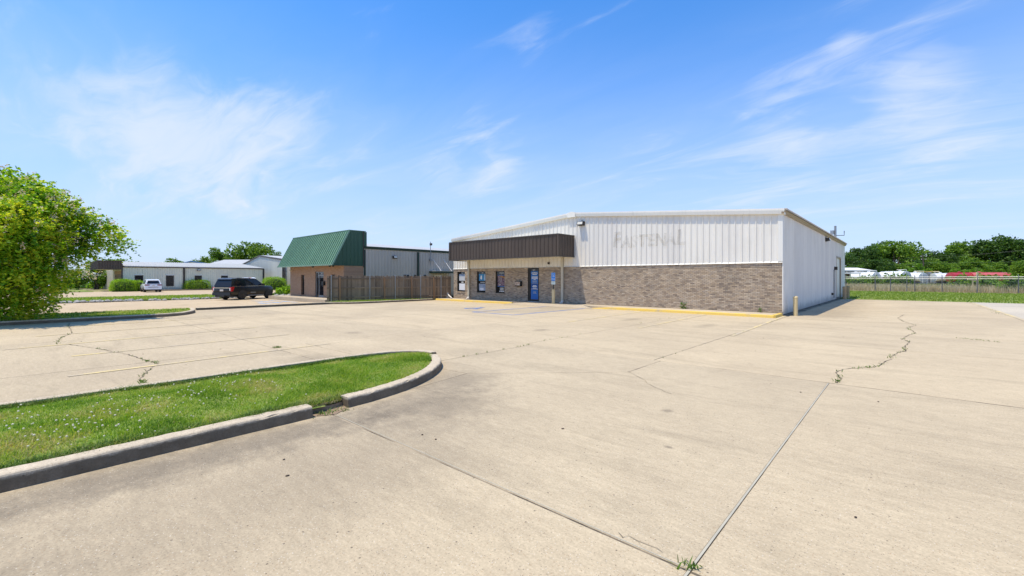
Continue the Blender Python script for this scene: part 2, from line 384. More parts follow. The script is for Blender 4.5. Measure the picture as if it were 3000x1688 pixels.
def link(name, me, parent=None, loc=None, rotz=0.0):
    o = bpy.data.objects.new(name, me); C.objects.link(o)
    if parent: o.parent = parent
    if loc is not None: o.location = loc
    if rotz: o.rotation_euler[2] = rotz
    return o
def thing(name, label, cat, loc=(0, 0, 0), rotz=0.0, group=None):
    o = bpy.data.objects.new(name, None); C.objects.link(o); o.empty_display_size = .2
    o.location = loc; o.rotation_euler[2] = rotz
    return tag(o, label, cat, group)
def tag(o, label, cat, group=None):
    o['label'] = label; o['category'] = cat
    if group: o['group'] = group
    return o
def struct(o, label=None):
    o['kind'] = 'structure'
    if label: o['label'] = label
    return o
def stuff(o, label=None, cat=None):
    o['kind'] = 'stuff'
    if label: o['label'] = label
    if cat: o['category'] = cat
    return o
def copy_tree(o, parent=None):
    c = o.copy(); C.objects.link(c); c.parent = parent
    for ch in o.children: copy_tree(ch, c)
    return c
def np_mesh(name, verts, faces, m, nv=4):
    """verts (N,3), faces (M,nv)"""
    me = bpy.data.meshes.new(name)
    me.vertices.add(len(verts)); me.vertices.foreach_set('co', np.asarray(verts, dtype=np.float32).ravel())
    me.loops.add(faces.size); me.loops.foreach_set('vertex_index', faces.ravel().astype(np.int32))
    me.polygons.add(len(faces)); me.polygons.foreach_set('loop_start', np.arange(0, faces.size, nv, dtype=np.int32))
    me.update(calc_edges=True); me.validate(); me.materials.append(m); return me
def leaf_mesh(name, pts, size, m, aspect=.55, up=None, flat=0.0):
    """a leaf-shaped four-sided face at every point"""
    n = len(pts)
    d = RNG.normal(size=(n, 3)); d[:, 2] *= (1 - flat)
    up_ = RNG.normal(size=(n, 3)); up_[:, 2] += 2.2 * flat
    d /= np.linalg.norm(d, axis=1)[:, None] + 1e-9
    e = np.cross(d, up_); e /= np.linalg.norm(e, axis=1)[:, None] + 1e-9
    sz = np.asarray(size) * (.6 + .8 * RNG.random(n)); sz = sz[:, None]
    a = pts - d * sz * .5; b = pts + e * sz * aspect * .5; c = pts + d * sz * .5; f = pts - e * sz * aspect * .5
    v = np.stack([a, b, c, f], 1).reshape(-1, 3)
    return np_mesh(name, v, np.arange(n * 4).reshape(-1, 4), m)
def blade_mesh(name, base, h, w, m, lean=.5, curl=.3):
    """grass blades: a tapered, bent strip of three triangles each (one quad and a tip)"""
    n = len(base); an = RNG.random(n) * 2 * math.pi
    side = np.stack([np.cos(an), np.sin(an), np.zeros(n)], 1); bn = RNG.random(n) * 2 * math.pi
    ld = np.stack([np.cos(bn), np.sin(bn), np.zeros(n)], 1)
    hh = (np.asarray(h) * (.55 + .9 * RNG.random(n)))[:, None]; ww = (np.asarray(w) * (.7 + .6 * RNG.random(n)))[:, None]
    ln = (lean * RNG.random(n))[:, None]
    zz = np.array([0, 0, 1.0])
    m1 = base + (zz * .55 + ld * ln * .35) * hh; tp = base + (zz * (1 - curl * RNG.random(n)[:, None]) + ld * ln) * hh
    v = np.stack([base - side * ww * .5, base + side * ww * .5, m1 + side * ww * .38, m1 - side * ww * .38, tp + side * ww * .06, tp - side * ww * .06], 1).reshape(-1, 3)
    i = np.arange(n)[:, None] * 6
    f = np.concatenate([i + np.array([[0, 1, 2, 3]]), i + np.array([[3, 2, 4, 5]])], 1).reshape(-1, 4)
    return np_mesh(name, v, f, m)
def text(name, body, size, m, parent, loc, rotz=0.0, shear=0.0, fat=0.0, sx=1.0, align='CENTER'):
    cu = bpy.data.curves.new(name, 'FONT'); cu.body = body; cu.size = size; cu.shear = shear; cu.offset = fat
    cu.align_x = align; cu.align_y = 'CENTER'; cu.resolution_u = 3
    tmp = bpy.data.objects.new(name + '_curve', cu); C.objects.link(tmp)
    dg = bpy.context.evaluated_depsgraph_get(); me = bpy.data.meshes.new_from_object(tmp.evaluated_get(dg))
    bpy.data.objects.remove(tmp); me.materials.clear(); me.materials.append(m); me.name = name
    for v in me.vertices: v.co = (v.co.x * sx, -v.co.z, v.co.y)
    return link(name, me, parent, loc, rotz)

# ================================================================== GROUND
def nbz(x): return -.22 * min(1.0, max(0.0, (-28.6 - x) / 7.0))
mb = MB()
xs = [-1500, -400, -200, -120, -60, -45, -36, -34, -32, -30, -28.6, -27, 0, 60, 300, 1500]; ys = [-800, -200, -40, 0, 40, 80, 160, 400, 900, 2500]
mb.v = [(x, y, nbz(x) - .07) for y in ys for x in xs]
mb.f = [(j * len(xs) + i, j * len(xs) + i + 1, (j + 1) * len(xs) + i + 1, (j + 1) * len(xs) + i) for j in range(len(ys) - 1) for i in range(len(xs) - 1)]
struct(mb.build('ground', M_FIELD))

# parking lot: a dirt bed with separate concrete slabs, open joints between them
lot = MB().quad((-28.3, -22, -.0035), (30, -22, -.0035), (30, 44.6, -.0035), (-28.3, 44.6, -.0035)).build('parking_lot', M_JOINT)
struct(lot)
def slab(poly, m=M_LOT, gap=.0065, top=0.0, jit=True):
    n = len(poly); cx = sum(p[0] for p in poly) / n
    area = sum(poly[i][0] * poly[(i + 1) % n][1] - poly[(i + 1) % n][0] * poly[i][1] for i in range(n))
    if area < 0: poly = poly[::-1]
    def inset(g):
        r = []
        for i in range(n):
            p0, p1, p2 = (np.array(poly[(i + k) % n], float) for k in (-1, 0, 1))
            a = p1 - p0; b = p2 - p1; a /= np.linalg.norm(a); b /= np.linalg.norm(b)
            na = np.array([-a[1], a[0]]); nb = np.array([-b[1], b[0]]); h = na + nb; h /= max(1e-6, (h @ na))
            r.append(p1 + h * g)
        return r
    if jit: top += random.uniform(-.0008, .0008)
    A = inset(gap); B = inset(gap + .007); mb = MB()
    mb.v = [(p[0], p[1], -.045) for p in A] + [(p[0], p[1], top - .008) for p in A] + [(p[0], p[1], top) for p in B]
    for lv in (0, n): mb.f += [(lv + i, lv + (i + 1) % n, lv + n + (i + 1) % n, lv + n + i) for i in range(n)]
    mb.f.append(tuple(2 * n + i for i in range(n)))
    return mb.build('slab', m, lot)
R_ = lambda x0, x1, y0, y1: [(x0, y0), (x1, y0), (x1, y1), (x0, y1)]
# right of the island
for y0, y1 in ((-22, -12), (-12, -4.5), (-4.5, 2.62)):
    for x0, x1 in ((-8.57, -5.5), (-5.5, -.95), (-.95, 5), (5, 11), (11, 20), (20, 30)): slab(R_(x0, x1, y0, y1))
slab([(-5.5, 2.62), (-.95, 2.62), (-.95, 8.85), (-3.8, 8.87), (-3.8, 7.42), (-5.9, 5.37)])
slab([(-5.9, 5.37), (-3.8, 7.42), (-3.8, 8.87), (-7.22, 8.93), (-7.22, 5.3)])
slab([(-5.5, 2.62), (-5.9, 5.37), (-7.22, 5.3), (-8.57, 5.0), (-8.57, 2.62)])
for x0, x1 in ((-.95, 5), (5, 11), (11, 20), (20, 30)): slab(R_(x0, x1, 2.62, 8.85))
rows = (8.87, 13.95, 18.25, 23.3, 28.2, 33.2, 39.2, 45.0)
for y0, y1 in zip(rows[:-1], rows[1:]):
    for x0, x1 in ((-3.95, 3.5), (3.5, 10), (10, 20), (20, 30)): slab(R_(x0, x1, y0, y1), M_LOT2 if x0 > 3 and y0 > 20 else M_LOT)
    if y0 < 20:
        for x0, x1 in ((-7.4, -3.95), (-11.7, -7.4), (-17.2, -11.7), (-22.6, -17.2), (-28.25, -22.6)): slab(R_(x0, x1, y0, min(y1, 23.0)))
# left of the island
for x0, x1 in ((-28.25, -22.6), (-22.6, -17.2), (-17.2, -11.7), (-11.7, -7.22)): slab(R_(x0, x1, 5.0 if x0 > -11.8 else 4.15, 8.87))
slab(R_(-11.7, -8.57, 4.15, 5.0))
for y0, y1 in ((-22, -14), (-14, -8), (-8, -2), (-2, 4.15)):
    for x0, x1 in ((-28.25, -22.6), (-22.6, -17.2), (-17.2, -11.55), (-11.55, -8.57)): slab(R_(x0, x1, y0, y1))

def ribbon(name, pts, w, z, m, parent=None, taper=False):
    """flat strip along a polyline"""
    mb = MB(); n = len(pts); P = [np.array(p, float) for p in pts]
    for i in range(n):
        d = P[min(i + 1, n - 1)] - P[max(i - 1, 0)]; d /= np.linalg.norm(d) + 1e-9; nn = np.array([-d[1], d[0]])
        ww = w[i] if isinstance(w, (list, tuple)) else w
        mb.v += [(*(P[i] + nn * ww / 2), z), (*(P[i] - nn * ww / 2), z)]
    mb.f = [(2 * i + 1, 2 * i + 3, 2 * i + 2, 2 * i) for i in range(n - 1)]
    return mb.build(name, m, parent)
def jagged(pts, step=.12, amp=.035):
    out_ = []
    for a, b in zip(pts[:-1], pts[1:]):
        L = math.dist(a, b); k = max(1, int(L / step))
        for i in range(k):
            f = i / k; out_.append((a[0] + (b[0] - a[0]) * f + random.uniform(-amp, amp), a[1] + (b[1] - a[1]) * f + random.uniform(-amp, amp)))
    out_.append(pts[-1]); return out_
# sealed pale joint
ribbon('joint_sealant', [(-.951, 1.5), (-.951, 8.82)], .015, .0022, M_SEAL, lot)
ribbon('joint_sealant', [(-5.3, 2.645), (-.98, 2.637)], .008, .0022, M_SEAL, lot)
# cracks
cr_l = [gp(0 + x / 2.576, 880 + y / 2.576) for x, y in ((510, 333), (620, 347), (690, 360), (770, 370), (870, 390), (960, 408), (1060, 440), (1110, 462), (1150, 460), (1190, 487), (1150, 507), (1100, 545), (1050, 595), (1080, 625), (1070, 640), (1120, 665))]
cr_l0 = [gp(0 + x / 2.576, 880 + y / 2.576) for x, y in ((520, 175), (520, 205), (545, 235), (540, 252), (460, 282), (430, 310), (430, 332))]
cr_r = [gp(2000 + x / 2.576, 860 + y / 2.576) for x, y in ((1160, 675), (1190, 640), (1160, 600), (1200, 572), (1350, 562), (1460, 555), (1510, 525), (1575, 497), (1560, 480), (1640, 440), (1690, 437), (1670, 408), (1710, 365), (1655, 345), (1710, 312), (1760, 300), (1720, 275), (1690, 262), (1760, 240), (1660, 210), (1625, 185), (1670, 160))]
cr_m = [(-3.78, 7.42), (-3.38, 7.1), (-3.0, 6.7), (-2.6, 6.45)]
cr_f = [gp(1400 + x / 1.61, 1240 + y / 1.61) for x, y in ((650, 517), (690, 540), (720, 540), (750, 553), (790, 570), (830, 590), (870, 612))]
for pts, w in ((cr_l, .022), (cr_l0, .02), (cr_r, .024), (cr_m, .010), (cr_f, .006)):
    j = jagged(pts, .1, .02); ribbon('crack', j, [w * random.uniform(.4, 1.3) for _ in j], .0055, M_JOINT, lot)
# painted lines
def stripe(p0, p1, w=.12, m=M_YEL_OLD, z=.0068): return ribbon('painted_line', [(p0[0] + (p1[0] - p0[0]) * i / 6, p0[1] + (p1[1] - p0[1]) * i / 6) for i in range(7)], w, z, m, lot)
stripe((-10.92, .55), (-11.27, 5.42)); stripe((-13.67, .75), (-14.04, 5.46)); stripe((-16.1, -.3), (-16.85, 5.46)); stripe((-19.1, .3), (-19.7, 5.45)); stripe((-22.0, 1.0), (-22.3, 5.5))
stripe((-9.86, 14.28), (-10.12, 21.5)); stripe((-6.86, 14.18), (-7.02, 21.5))
stripe((-3.86, 14.1), (-4.06, 21.6), .11); stripe((-4.06, 21.6), (-4.12, 23.2), .11)
stripe((3.62, 24.0), (3.42, 44.5), .16); stripe((3.66, 18.0), (3.62, 24.0), .12)
# accessible bay: blue outline with worn grey hatching, wheelchair symbol
A_, B_, C_, D_ = (-16.4, 15.3), (-13.62, 15.3), (-13.5, 21.7), (-16.2, 21.7)
for a, b in ((A_, B_), (B_, C_), (A_, D_)): stripe(a, b, .13, M_BLUEP)
for i in range(8):
    y = 15.9 + i * .72; stripe((-16.25, y), (-13.65, y + .55), .09, M_GREYP, .0062)
def wheelchair(name, cx, cy, s, z, m, parent, rot=0.0, vertical=None):
    """the seated-figure symbol as flat strips; vertical = y of a sign plate facing -y"""
    mb = MB()
    segs = [[(-.08, .36), (-.05, .02), (.18, .02), (.30, -.34), (.40, -.30)], [(-.06, .18), (.16, .18)],
            [(.20 * math.cos(a) - .04 + .0, .27 * math.sin(a) - .16) for a in [math.radians(120 + i * 20) for i in range(12)]],
            [(-.09 + .06 * math.cos(a), .46 + .06 * math.sin(a)) for a in [math.radians(i * 45) for i in range(9)]]]
    for sg in segs:
        for a, b in zip(sg[:-1], sg[1:]):
            d = np.array(b) - np.array(a); d /= np.linalg.norm(d) + 1e-9; nn = np.array([-d[1], d[0]]) * .045; e = d * .03
            q = [np.array(a) - e + nn, np.array(a) - e - nn, np.array(b) + e - nn, np.array(b) + e + nn]
            q = [p * s for p in q]
            if vertical is None:
                c_, s_ = math.cos(rot), math.sin(rot)
                mb.quad(*[(cx + p[0] * c_ - p[1] * s_, cy + p[0] * s_ + p[1] * c_, z) for p in q])
            else: mb.quad(*[(cx + p[0], vertical, cy + p[1]) for p in q])
            z += .0001
    return mb.build(name, m, parent)
wheelchair('wheelchair_symbol', -18.3, 17.3, 1.5, .0072, M_BLUEP, lot, math.radians(0))
# small litter: dark pebbles, leaves and rust spots on the slabs
PEB = MB().lathe([(.004, 0), (.012, .003), (.010, .009), (.003, .012)], 6).mesh('pebble', mat('dark_debris', (.04, .032, .025), (.09, .05, .03), .9, 40))
for i in range(70):
    r = random.random() ** .6 * 20 + 2.2; px = random.uniform(100, 2950); x, y = at(px, r)
    if -8.6 < x < -5.3 and y < 6.1: continue
    if y > 21 and x < -3.6 or x < -24: continue
    o = link('pebble', PEB, lot, (x, y, .003), random.random() * 6); s = random.uniform(.4, 1.1); o.scale = (s * random.uniform(.8, 1.8), s, s * .7)

# kerbs -------------------------------------------------------------
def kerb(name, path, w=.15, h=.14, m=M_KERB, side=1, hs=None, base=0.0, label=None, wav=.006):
    """rounded concrete kerb swept along a path; side: +1 puts the inner edge on the left"""
    P = [np.array(p, float) for p in path]; mb = MB(); n = len(P)
    prof = [(-.03, -.05), (-.022, 0.02), (-.006, .84), (.002, .94), (.016, .995), (w - .02, 1.0), (w - .004, .95), (w, .8), (w, -.05)]
    k = len(prof)
    for i in range(n):
        d = P[min(i + 1, n - 1)] - P[max(i - 1, 0)]; d /= np.linalg.norm(d) + 1e-9; nn = np.array([-d[1], d[0]]) * side
        hh = h if hs is None else hs[i]; j = random.uniform(-wav, wav); chip = random.random() < .12
        for (a, b) in prof:
            cc = random.uniform(.006, .02) if chip and .9 < b < 1.0 and a < .1 else 0.0
            mb.v.append((*(P[i] + nn * (a + (j * .5 if b > .5 else 0) + cc + random.uniform(-.0015, .0015))), base + (hh + j * .5) * b - cc * .6 if b > 0 else base - .05))
    for i in range(n - 1):
        for q in range(k - 1):
            f = (i * k + q, (i + 1) * k + q, (i + 1) * k + q + 1, i * k + q + 1)
            mb.f.append(f if side > 0 else f[::-1])
    mb.f.append(tuple(range(k))); mb.f.append(tuple((n - 1) * k + q for q in range(k))[::-1])
    o = mb.build(name, m, None, False); return struct(o, label)
def dense(pts, step=.25):
    o = []
    for a, b in zip(pts[:-1], pts[1:]):
        k = max(1, int(math.dist(a, b) / step)); o += [(a[0] + (b[0] - a[0]) * i / k, a[1] + (b[1] - a[1]) * i / k) for i in range(k)]
    return o + [pts[-1]]
def spline(pts, sub=6):
    P = [np.array(p, float) for p in pts]; P = [2 * P[0] - P[1]] + P + [2 * P[-1] - P[-2]]; o = []
    for i in range(1, len(P) - 2):
        for k in range(sub):
            t_ = k / sub; a, b, c, d = P[i - 1:i + 3]
            o.append(tuple(.5 * (2 * b + (c - a) * t_ + (2 * a - 5 * b + 4 * c - d) * t_ ** 2 + (3 * b - a - 3 * c + d) * t_ ** 3)))
    return o + [tuple(P[-2])]
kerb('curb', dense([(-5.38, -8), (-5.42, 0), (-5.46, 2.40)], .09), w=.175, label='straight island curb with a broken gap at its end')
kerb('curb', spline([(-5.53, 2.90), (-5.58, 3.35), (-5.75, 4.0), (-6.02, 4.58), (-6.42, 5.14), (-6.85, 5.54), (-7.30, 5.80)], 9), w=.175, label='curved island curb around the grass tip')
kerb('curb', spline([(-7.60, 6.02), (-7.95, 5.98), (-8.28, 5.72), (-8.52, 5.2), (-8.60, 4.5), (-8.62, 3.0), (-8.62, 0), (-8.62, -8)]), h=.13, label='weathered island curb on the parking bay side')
lk = spline([(-24.45, -9), (-24.45, -4), (-24.42, 1.2), (-24.47, 4.0), (-24.95, 5.0), (-25.9, 5.6), (-27.0, 5.92), (-28.25, 6.12)])
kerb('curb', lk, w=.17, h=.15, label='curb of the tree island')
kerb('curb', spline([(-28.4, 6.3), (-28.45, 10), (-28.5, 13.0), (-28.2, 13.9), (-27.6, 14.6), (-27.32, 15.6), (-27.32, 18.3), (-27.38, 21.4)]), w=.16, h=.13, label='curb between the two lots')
# sidewalk along the front with a flush ramp in the middle and a yellow kerb either side
FY = 23.05
wk = struct(MB().prism([(-27.4, 21.74), (-19.9, 21.74), (-18.6, 22.1), (-14.2, 22.1), (-12.9, 21.74), (-4.35, 21.74), (-4.35, 23.2), (-27.4, 23.2)], -.04, .125).build('sidewalk', M_WALK))
MB().quad((-19.9, 21.2, .008), (-12.9, 21.2, .008), (-14.2, 22.12, .127), (-18.6, 22.12, .127)).build('ramp', M_WALK, wk)
kerb('painted_curb', dense([(-27.35, 21.62), (-20.6, 21.62), (-19.4, 21.62)], .6), w=.15, h=.128, m=M_YEL, hs=None, label='yellow painted curb below the windows')
pk = dense([(-13.4, 21.62), (-12.2, 21.62), (-4.25, 21.6)], .5)
kerb('painted_curb', pk, w=.15, h=.128, m=M_YEL, hs=[.128 * min(1, max(.06, (p[0] + 13.4) / 1.4)) for p in pk], label='yellow painted curb along the blank brick wall')
kerb('painted_curb', dense([(-4.2, 21.62), (-4.2, 23.1)], .3), w=.15, h=.128, m=M_YEL, label='short yellow curb return at the building corner')

# ================================================================== GRASS ISLANDS
def in_poly(p, poly):
    x, y = p[:, 0], p[:, 1]; r = np.zeros(len(p), bool); n = len(poly)
    for i in range(n):
        (x0, y0), (x1, y1) = poly[i], poly[(i + 1) % n]
        c = ((y0 > y) != (y1 > y)) & (x < (x1 - x0) * (y - y0) / (y1 - y0 + 1e-12) + x0); r ^= c
    return r
isl = [(-5.57, -8), (-5.60, 2.4), (-5.62, 2.75), (-5.68, 3.0), (-5.78, 3.6), (-6.05, 4.35), (-6.5, 4.95), (-6.95, 5.38), (-7.35, 5.66), (-7.75, 5.84), (-8.15, 5.55), (-8.36, 5.1), (-8.45, 4.4), (-8.47, 3), (-8.47, -8)]
def soil_bed(name, poly, z, m, z0=-.05, crown=0.0):
    mb = MB(); n = len(poly); cx = sum(p[0] for p in poly) / n
    mb.prism(poly, z0, z); return struct(mb.build(name, m))
def isl_z(p): 
    d = np.minimum(np.abs(p[:, 0] + 5.55), np.abs(p[:, 0] + 8.5)); return .085 + .05 * np.clip(d, 0, .9) + .02 * np.sin(p[:, 0] * 3.1 + p[:, 1] * 1.7) * np.sin(p[:, 1] * 2.3)
# turf bed as a small height field
gx = np.linspace(-8.5, -5.55, 24); gy = np.linspace(-8, 5.9, 90)
mb = MB(); mb.v = [(x, y, float(isl_z(np.array([[x, y]]))[0]) - .01) for y in gy for x in gx]
nx = len(gx); ctr = lambda i, j: ((gx[i] + gx[i + 1]) / 2, (gy[j] + gy[j + 1]) / 2)
ok = in_poly(np.array([ctr(i, j) for j in range(len(gy) - 1) for i in range(nx - 1)]), isl).reshape(len(gy) - 1, nx - 1)
mb.f = [(j * nx + i, j * nx + i + 1, (j + 1) * nx + i + 1, (j + 1) * nx + i) for j in range(len(gy) - 1) for i in range(nx - 1) if ok[j, i]]
struct(mb.build('grass_island', M_GRSOIL))
MB().prism([(-5.47, 2.44), (-5.40, 2.55), (-5.36, 2.66), (-5.41, 2.74), (-5.44, 2.86), (-5.70, 2.92), (-5.70, 2.38)], -.03, .009).build('soil_washout', M_SOIL)['kind'] = 'structure'
soil_bed('soil', [(p[0] * .995 - .03, p[1]) for p in isl], .055, M_SOIL)
def scatter(poly, n, bias=None):
    xs_ = [p[0] for p in poly]; ys_ = [p[1] for p in poly]; out_ = np.zeros((0, 2))
    while len(out_) < n:
        p = np.stack([RNG.uniform(min(xs_), max(xs_), n * 2), RNG.uniform(min(ys_), max(ys_), n * 2)], 1)
        p = p[in_poly(p, poly)]
        if bias is not None: p = p[RNG.random(len(p)) < bias(p)]
        out_ = np.concatenate([out_, p])
    return out_[:n]
visb = lambda p: np.clip((p[:, 1] + 1.6) / 1.2, 0.02, 1)
p = scatter(isl, 85000, visb); b3 = np.column_stack([p, isl_z(p) - .012])
patch = .6 + .55 * (np.sin(p[:, 0] * 2.7 + 1.3 * np.sin(p[:, 1] * 1.9)) * np.cos(p[:, 1] * 2.1 + p[:, 0]) > .1)
stuff(link('island_grass', blade_mesh('island_grass', b3, .052 * patch, .0075, M_GRASS, 1.3, .4)), 'mown green grass filling the curbed island', 'grass')
edge = scatter(isl, 14000, lambda p: ((np.abs(p[:, 0] + 5.66) < .12) | (np.abs(p[:, 0] + 8.42) < .10)) * visb(p))
stuff(link('edge_grass', blade_mesh('edge_grass', np.column_stack([edge, isl_z(edge) - .02]), .075, .007, M_WEED, 1.6, .5)), 'longer ragged grass along the island curb', 'grass')
dry = scatter(isl, 6000, lambda p: (np.abs(p[:, 0] + 5.64) < .07 + .05 * np.sin(p[:, 1] * 3)) * visb(p))
stuff(link('straw', blade_mesh('straw', np.column_stack([dry, isl_z(dry) - .015]), .035, .007, M_DRY, 2.2, .7)), 'dead straw-coloured grass lying along the island curb', 'grass')
# white clover heads
cp = []
for (px, py, sx, sy, n) in ((330, 1235, 90, 28, 60), (160, 1265, 80, 30, 40), (620, 1150, 90, 20, 50), (720, 1112, 60, 12, 28), (760, 1150, 60, 18, 14), (460, 1165, 80, 20, 30), (60, 1240, 40, 30, 22), (500, 1200, 160, 40, 36)):
    for _ in range(int(n * .7)): cp.append(gp(random.gauss(px, sx), random.gauss(py, sy), .14))
cp = np.array(cp); cp = cp[in_poly(cp, isl)]
mb = MB()
for (x, y) in cp:
    z = float(isl_z(np.array([[x, y]]))[0]) + random.uniform(.035, .065); r = random.uniform(.007, .0125)
    mb.lathe([(r * .35, -r * .7), (r, -r * .1), (r * .85, r * .5), (r * .25, r * .9)], 6, (x, y, z))
stuff(mb.build('clover_flowers', M_CLOVER), 'small white clover flowers dotted through the island grass', 'flowers')
# left tree island
isl2 = [(-24.6, -9), (-24.6, 3.9), (-25.1, 4.9), (-26.0, 5.45), (-27.0, 5.75), (-28.3, 5.95), (-28.6, 3), (-28.6, -9)]
soil_bed('grass_island', isl2, .12, M_GRSOIL)
p = scatter(isl2, 16000); stuff(link('island_grass', blade_mesh('tree_island_grass', np.column_stack([p, np.full(len(p), .115)]), .06, .02, M_GRASS, 1.0)), 'mown grass under the flowering tree', 'grass')
# weeds growing in the cracks and joints
wp = []
def weeds(pts, n, spread=.05, clump=6):
    for _ in range(n):
        i = random.randrange(len(pts) - 1); f = random.random(); a, b = pts[i], pts[i + 1]
        x, y = a[0] + (b[0] - a[0]) * f, a[1] + (b[1] - a[1]) * f
        for _ in range(random.randint(2, clump)): wp.append((x + random.gauss(0, spread), y + random.gauss(0, spread * .8), .002))
weeds(cr_l, 20, .025, 5); weeds(cr_l[7:10], 8, .04, 6); weeds(cr_l[11:], 13, .04, 7); weeds(cr_l0, 18, .04, 5); weeds(cr_r, 42, .03, 5); weeds(cr_r[:2], 5, .02); weeds([(-.97, 2.6), (-.93, 2.7)], 5, .03, 6)
weeds([(-11.62, 4.2), (-11.6, 4.25)], 12, .05, 8); weeds([(1.0, 17.99), (2.16, 17.32)], 10, .05); weeds([(-7.2, 6.2), (-7.25, 8.9)], 14, .02, 4); weeds([(-3.9, 9), (-3.95, 21)], 8, .02, 3); weeds([(-5.5, 2.5), (-5.45, 2.85)], 16, .05, 8); weeds([(-7.4, 9), (-7.6, 20)], 12, .03, 3)
weeds([(3.4, 30), (3.3, 44)], 16, .08)
wl = np.array(wp)
stuff(link('crack_weeds', blade_mesh('crack_weeds', wl, .042, .012, M_WEED, 1.8, .6)), 'low green weeds sprouting from the pavement cracks', 'weeds')

def weed_plant(name, x, y, z, h, label):
    mb = MB(); mb.tube([(0, 0, 0), (.01, 0, h * .6), (0, .01, h)], [.006, .004, .002], 5)
    o = thing(name, label, 'weed', (x, y, z)); mb.build('stem', M_WEED, o)
    n = 60; pts = np.column_stack([RNG.normal(0, h * .22, n), RNG.normal(0, h * .12, n), RNG.uniform(.02, h, n)])
    link('foliage', leaf_mesh('foliage', pts, h * .28, M_WEED), o)
weed_plant('weed', -8.62, 22.92, .125, .32, 'taller broad green weed at the foot of the brick wall')
weed_plant('weed', -5.05, 22.92, .125, .2, 'small yellowish weed near the corner of the brick wall')

# ================================================================== WALL PANELS
_pc = {}
def rib_profile(w, pitch, per, rd=.030, minor=True, rw=.07, rt=.03):
    pr = [(0, 0)]
    for i in range(per):
        c = (i + .5) * w / per; pw = w / per
        if minor:
            for q in (-.30, -.16): 
                m_ = c + q * pw * 1.0; pr += [(m_ - .014, 0), (m_ - .006, rd * .16), (m_ + .006, rd * .16), (m_ + .014, 0)]
        pr += [(c - rw / 2, 0), (c - rt / 2, rd), (c + rt / 2, rd), (c + rw / 2, 0)]
        if minor:
            for q in (.16, .30):
                m_ = c + q * pw * 1.0; pr += [(m_ - .014, 0), (m_ - .006, rd * .16), (m_ + .006, rd * .16), (m_ + .014, 0)]
    return sorted(set(pr + [(w, 0)]))
def panels(name, parent, origin, rotz, length, z0, top, m, pw=.915, per=3, rd=.038, minor=True, slope=None, skip=()):
    """ribbed sheets side by side along local x; top is a number or a function of x; skip: (x0, x1, z0, z1) openings"""
    n = max(1, round(length / pw)); w = length / n; res = []
    for i in range(n):
        x0 = i * w
        key = None if callable(top) or skip else (round(w, 4), per, round(z0, 3), round(top, 3), rd, minor, m.name, slope)
        if key and key in _pc: me = _pc[key]
        else:
            pr = rib_profile(w, 0, per, rd, minor); mb = MB()
            for (a0, d0), (a1, d1) in zip(pr[:-1], pr[1:]):
                t0 = top(x0 + a0) if callable(top) else top; t1 = top(x0 + a1) if callable(top) else top
                spans = [(z0, t0, t1)]
                for (sx0, sx1, sz0, sz1) in skip:
                    if sx0 < x0 + (a0 + a1) / 2 < sx1: spans = [(z0, sz0, sz0), (sz1, t0, t1)]
                for (b, c0, c1) in spans:
                    if c0 - b < .01: continue
                    if slope: mb.quad((a0, -d0, b), (a1, -d1, b), (a1, slope - d1, c1), (a0, slope - d0, c0))
                    else: mb.quad((a0, -d0, b), (a1, -d1, b), (a1, -d1, c1), (a0, -d0, c0))
            me = mb.mesh(name, m)
            if key: _pc[key] = me
        o = link(name, me, parent); c_, s_ = math.cos(rotz), math.sin(rotz)
        o.location = (origin[0] + c_ * x0, origin[1] + s_ * x0, 0); o.rotation_euler[2] = rotz; res.append(o)
    return res

def bricks(x0, x1, z0, z1, y, openings, bw=.2, bh=.0667, j=.009):
    """rectangles (xa, xb, za, zb) of a running bond, cut round the openings"""
    out_ = []; r = 0; z = z0
    while z + bh <= z1 + 1e-6:
        off = (r % 2) * bw / 2; k0 = math.floor((x0 + off + 200) / bw)
        k = k0
        while True:
            a = k * bw - off - 200 + j / 2; b = a + bw - j; k += 1
            if a > x1: break
            a, b = max(a, x0), min(b, x1)
            segs = [(a, b)]
            for (ox0, ox1, oz0, oz1) in openings:
                if z + bh > oz0 + .01 and z < oz1 - .01:
                    ns = []
                    for (p, q) in segs:
                        if q <= ox0 or p >= ox1: ns.append((p, q))
                        else:
                            if p < ox0: ns.append((p, ox0))
                            if q > ox1: ns.append((ox1, q))
                    segs = ns
            out_ += [(p, q, z + j / 2, z + bh - j / 2) for p, q in segs if q - p > .02]
        r += 1; z += bh
    return out_
def lay_bricks(parent, rects, y, dep, m, singles=0, sortkey=None):
    unit = MB().box(-.5, .5, 0, dep, -.5, .5); unit.v = [(a, b, c) for a, b, c in unit.v]
    me = unit.mesh('brick', m)
    rects = sorted(rects, key=sortkey) if sortkey else rects
    for (a, b, c, d) in rects[:singles]:
        o = link('brick', me, parent, ((a + b) / 2, y + random.uniform(-.002, .002), (c + d) / 2)); o.scale = (b - a, 1, d - c)
    mb = MB()
    for (a, b, c, d) in rects[singles:]:
        yy = y + random.uniform(-.002, .002); mb.box(a, b, yy, yy + dep, c, d)
    o = mb.build('brickwork', m, parent); o['kind'] = 'stuff'

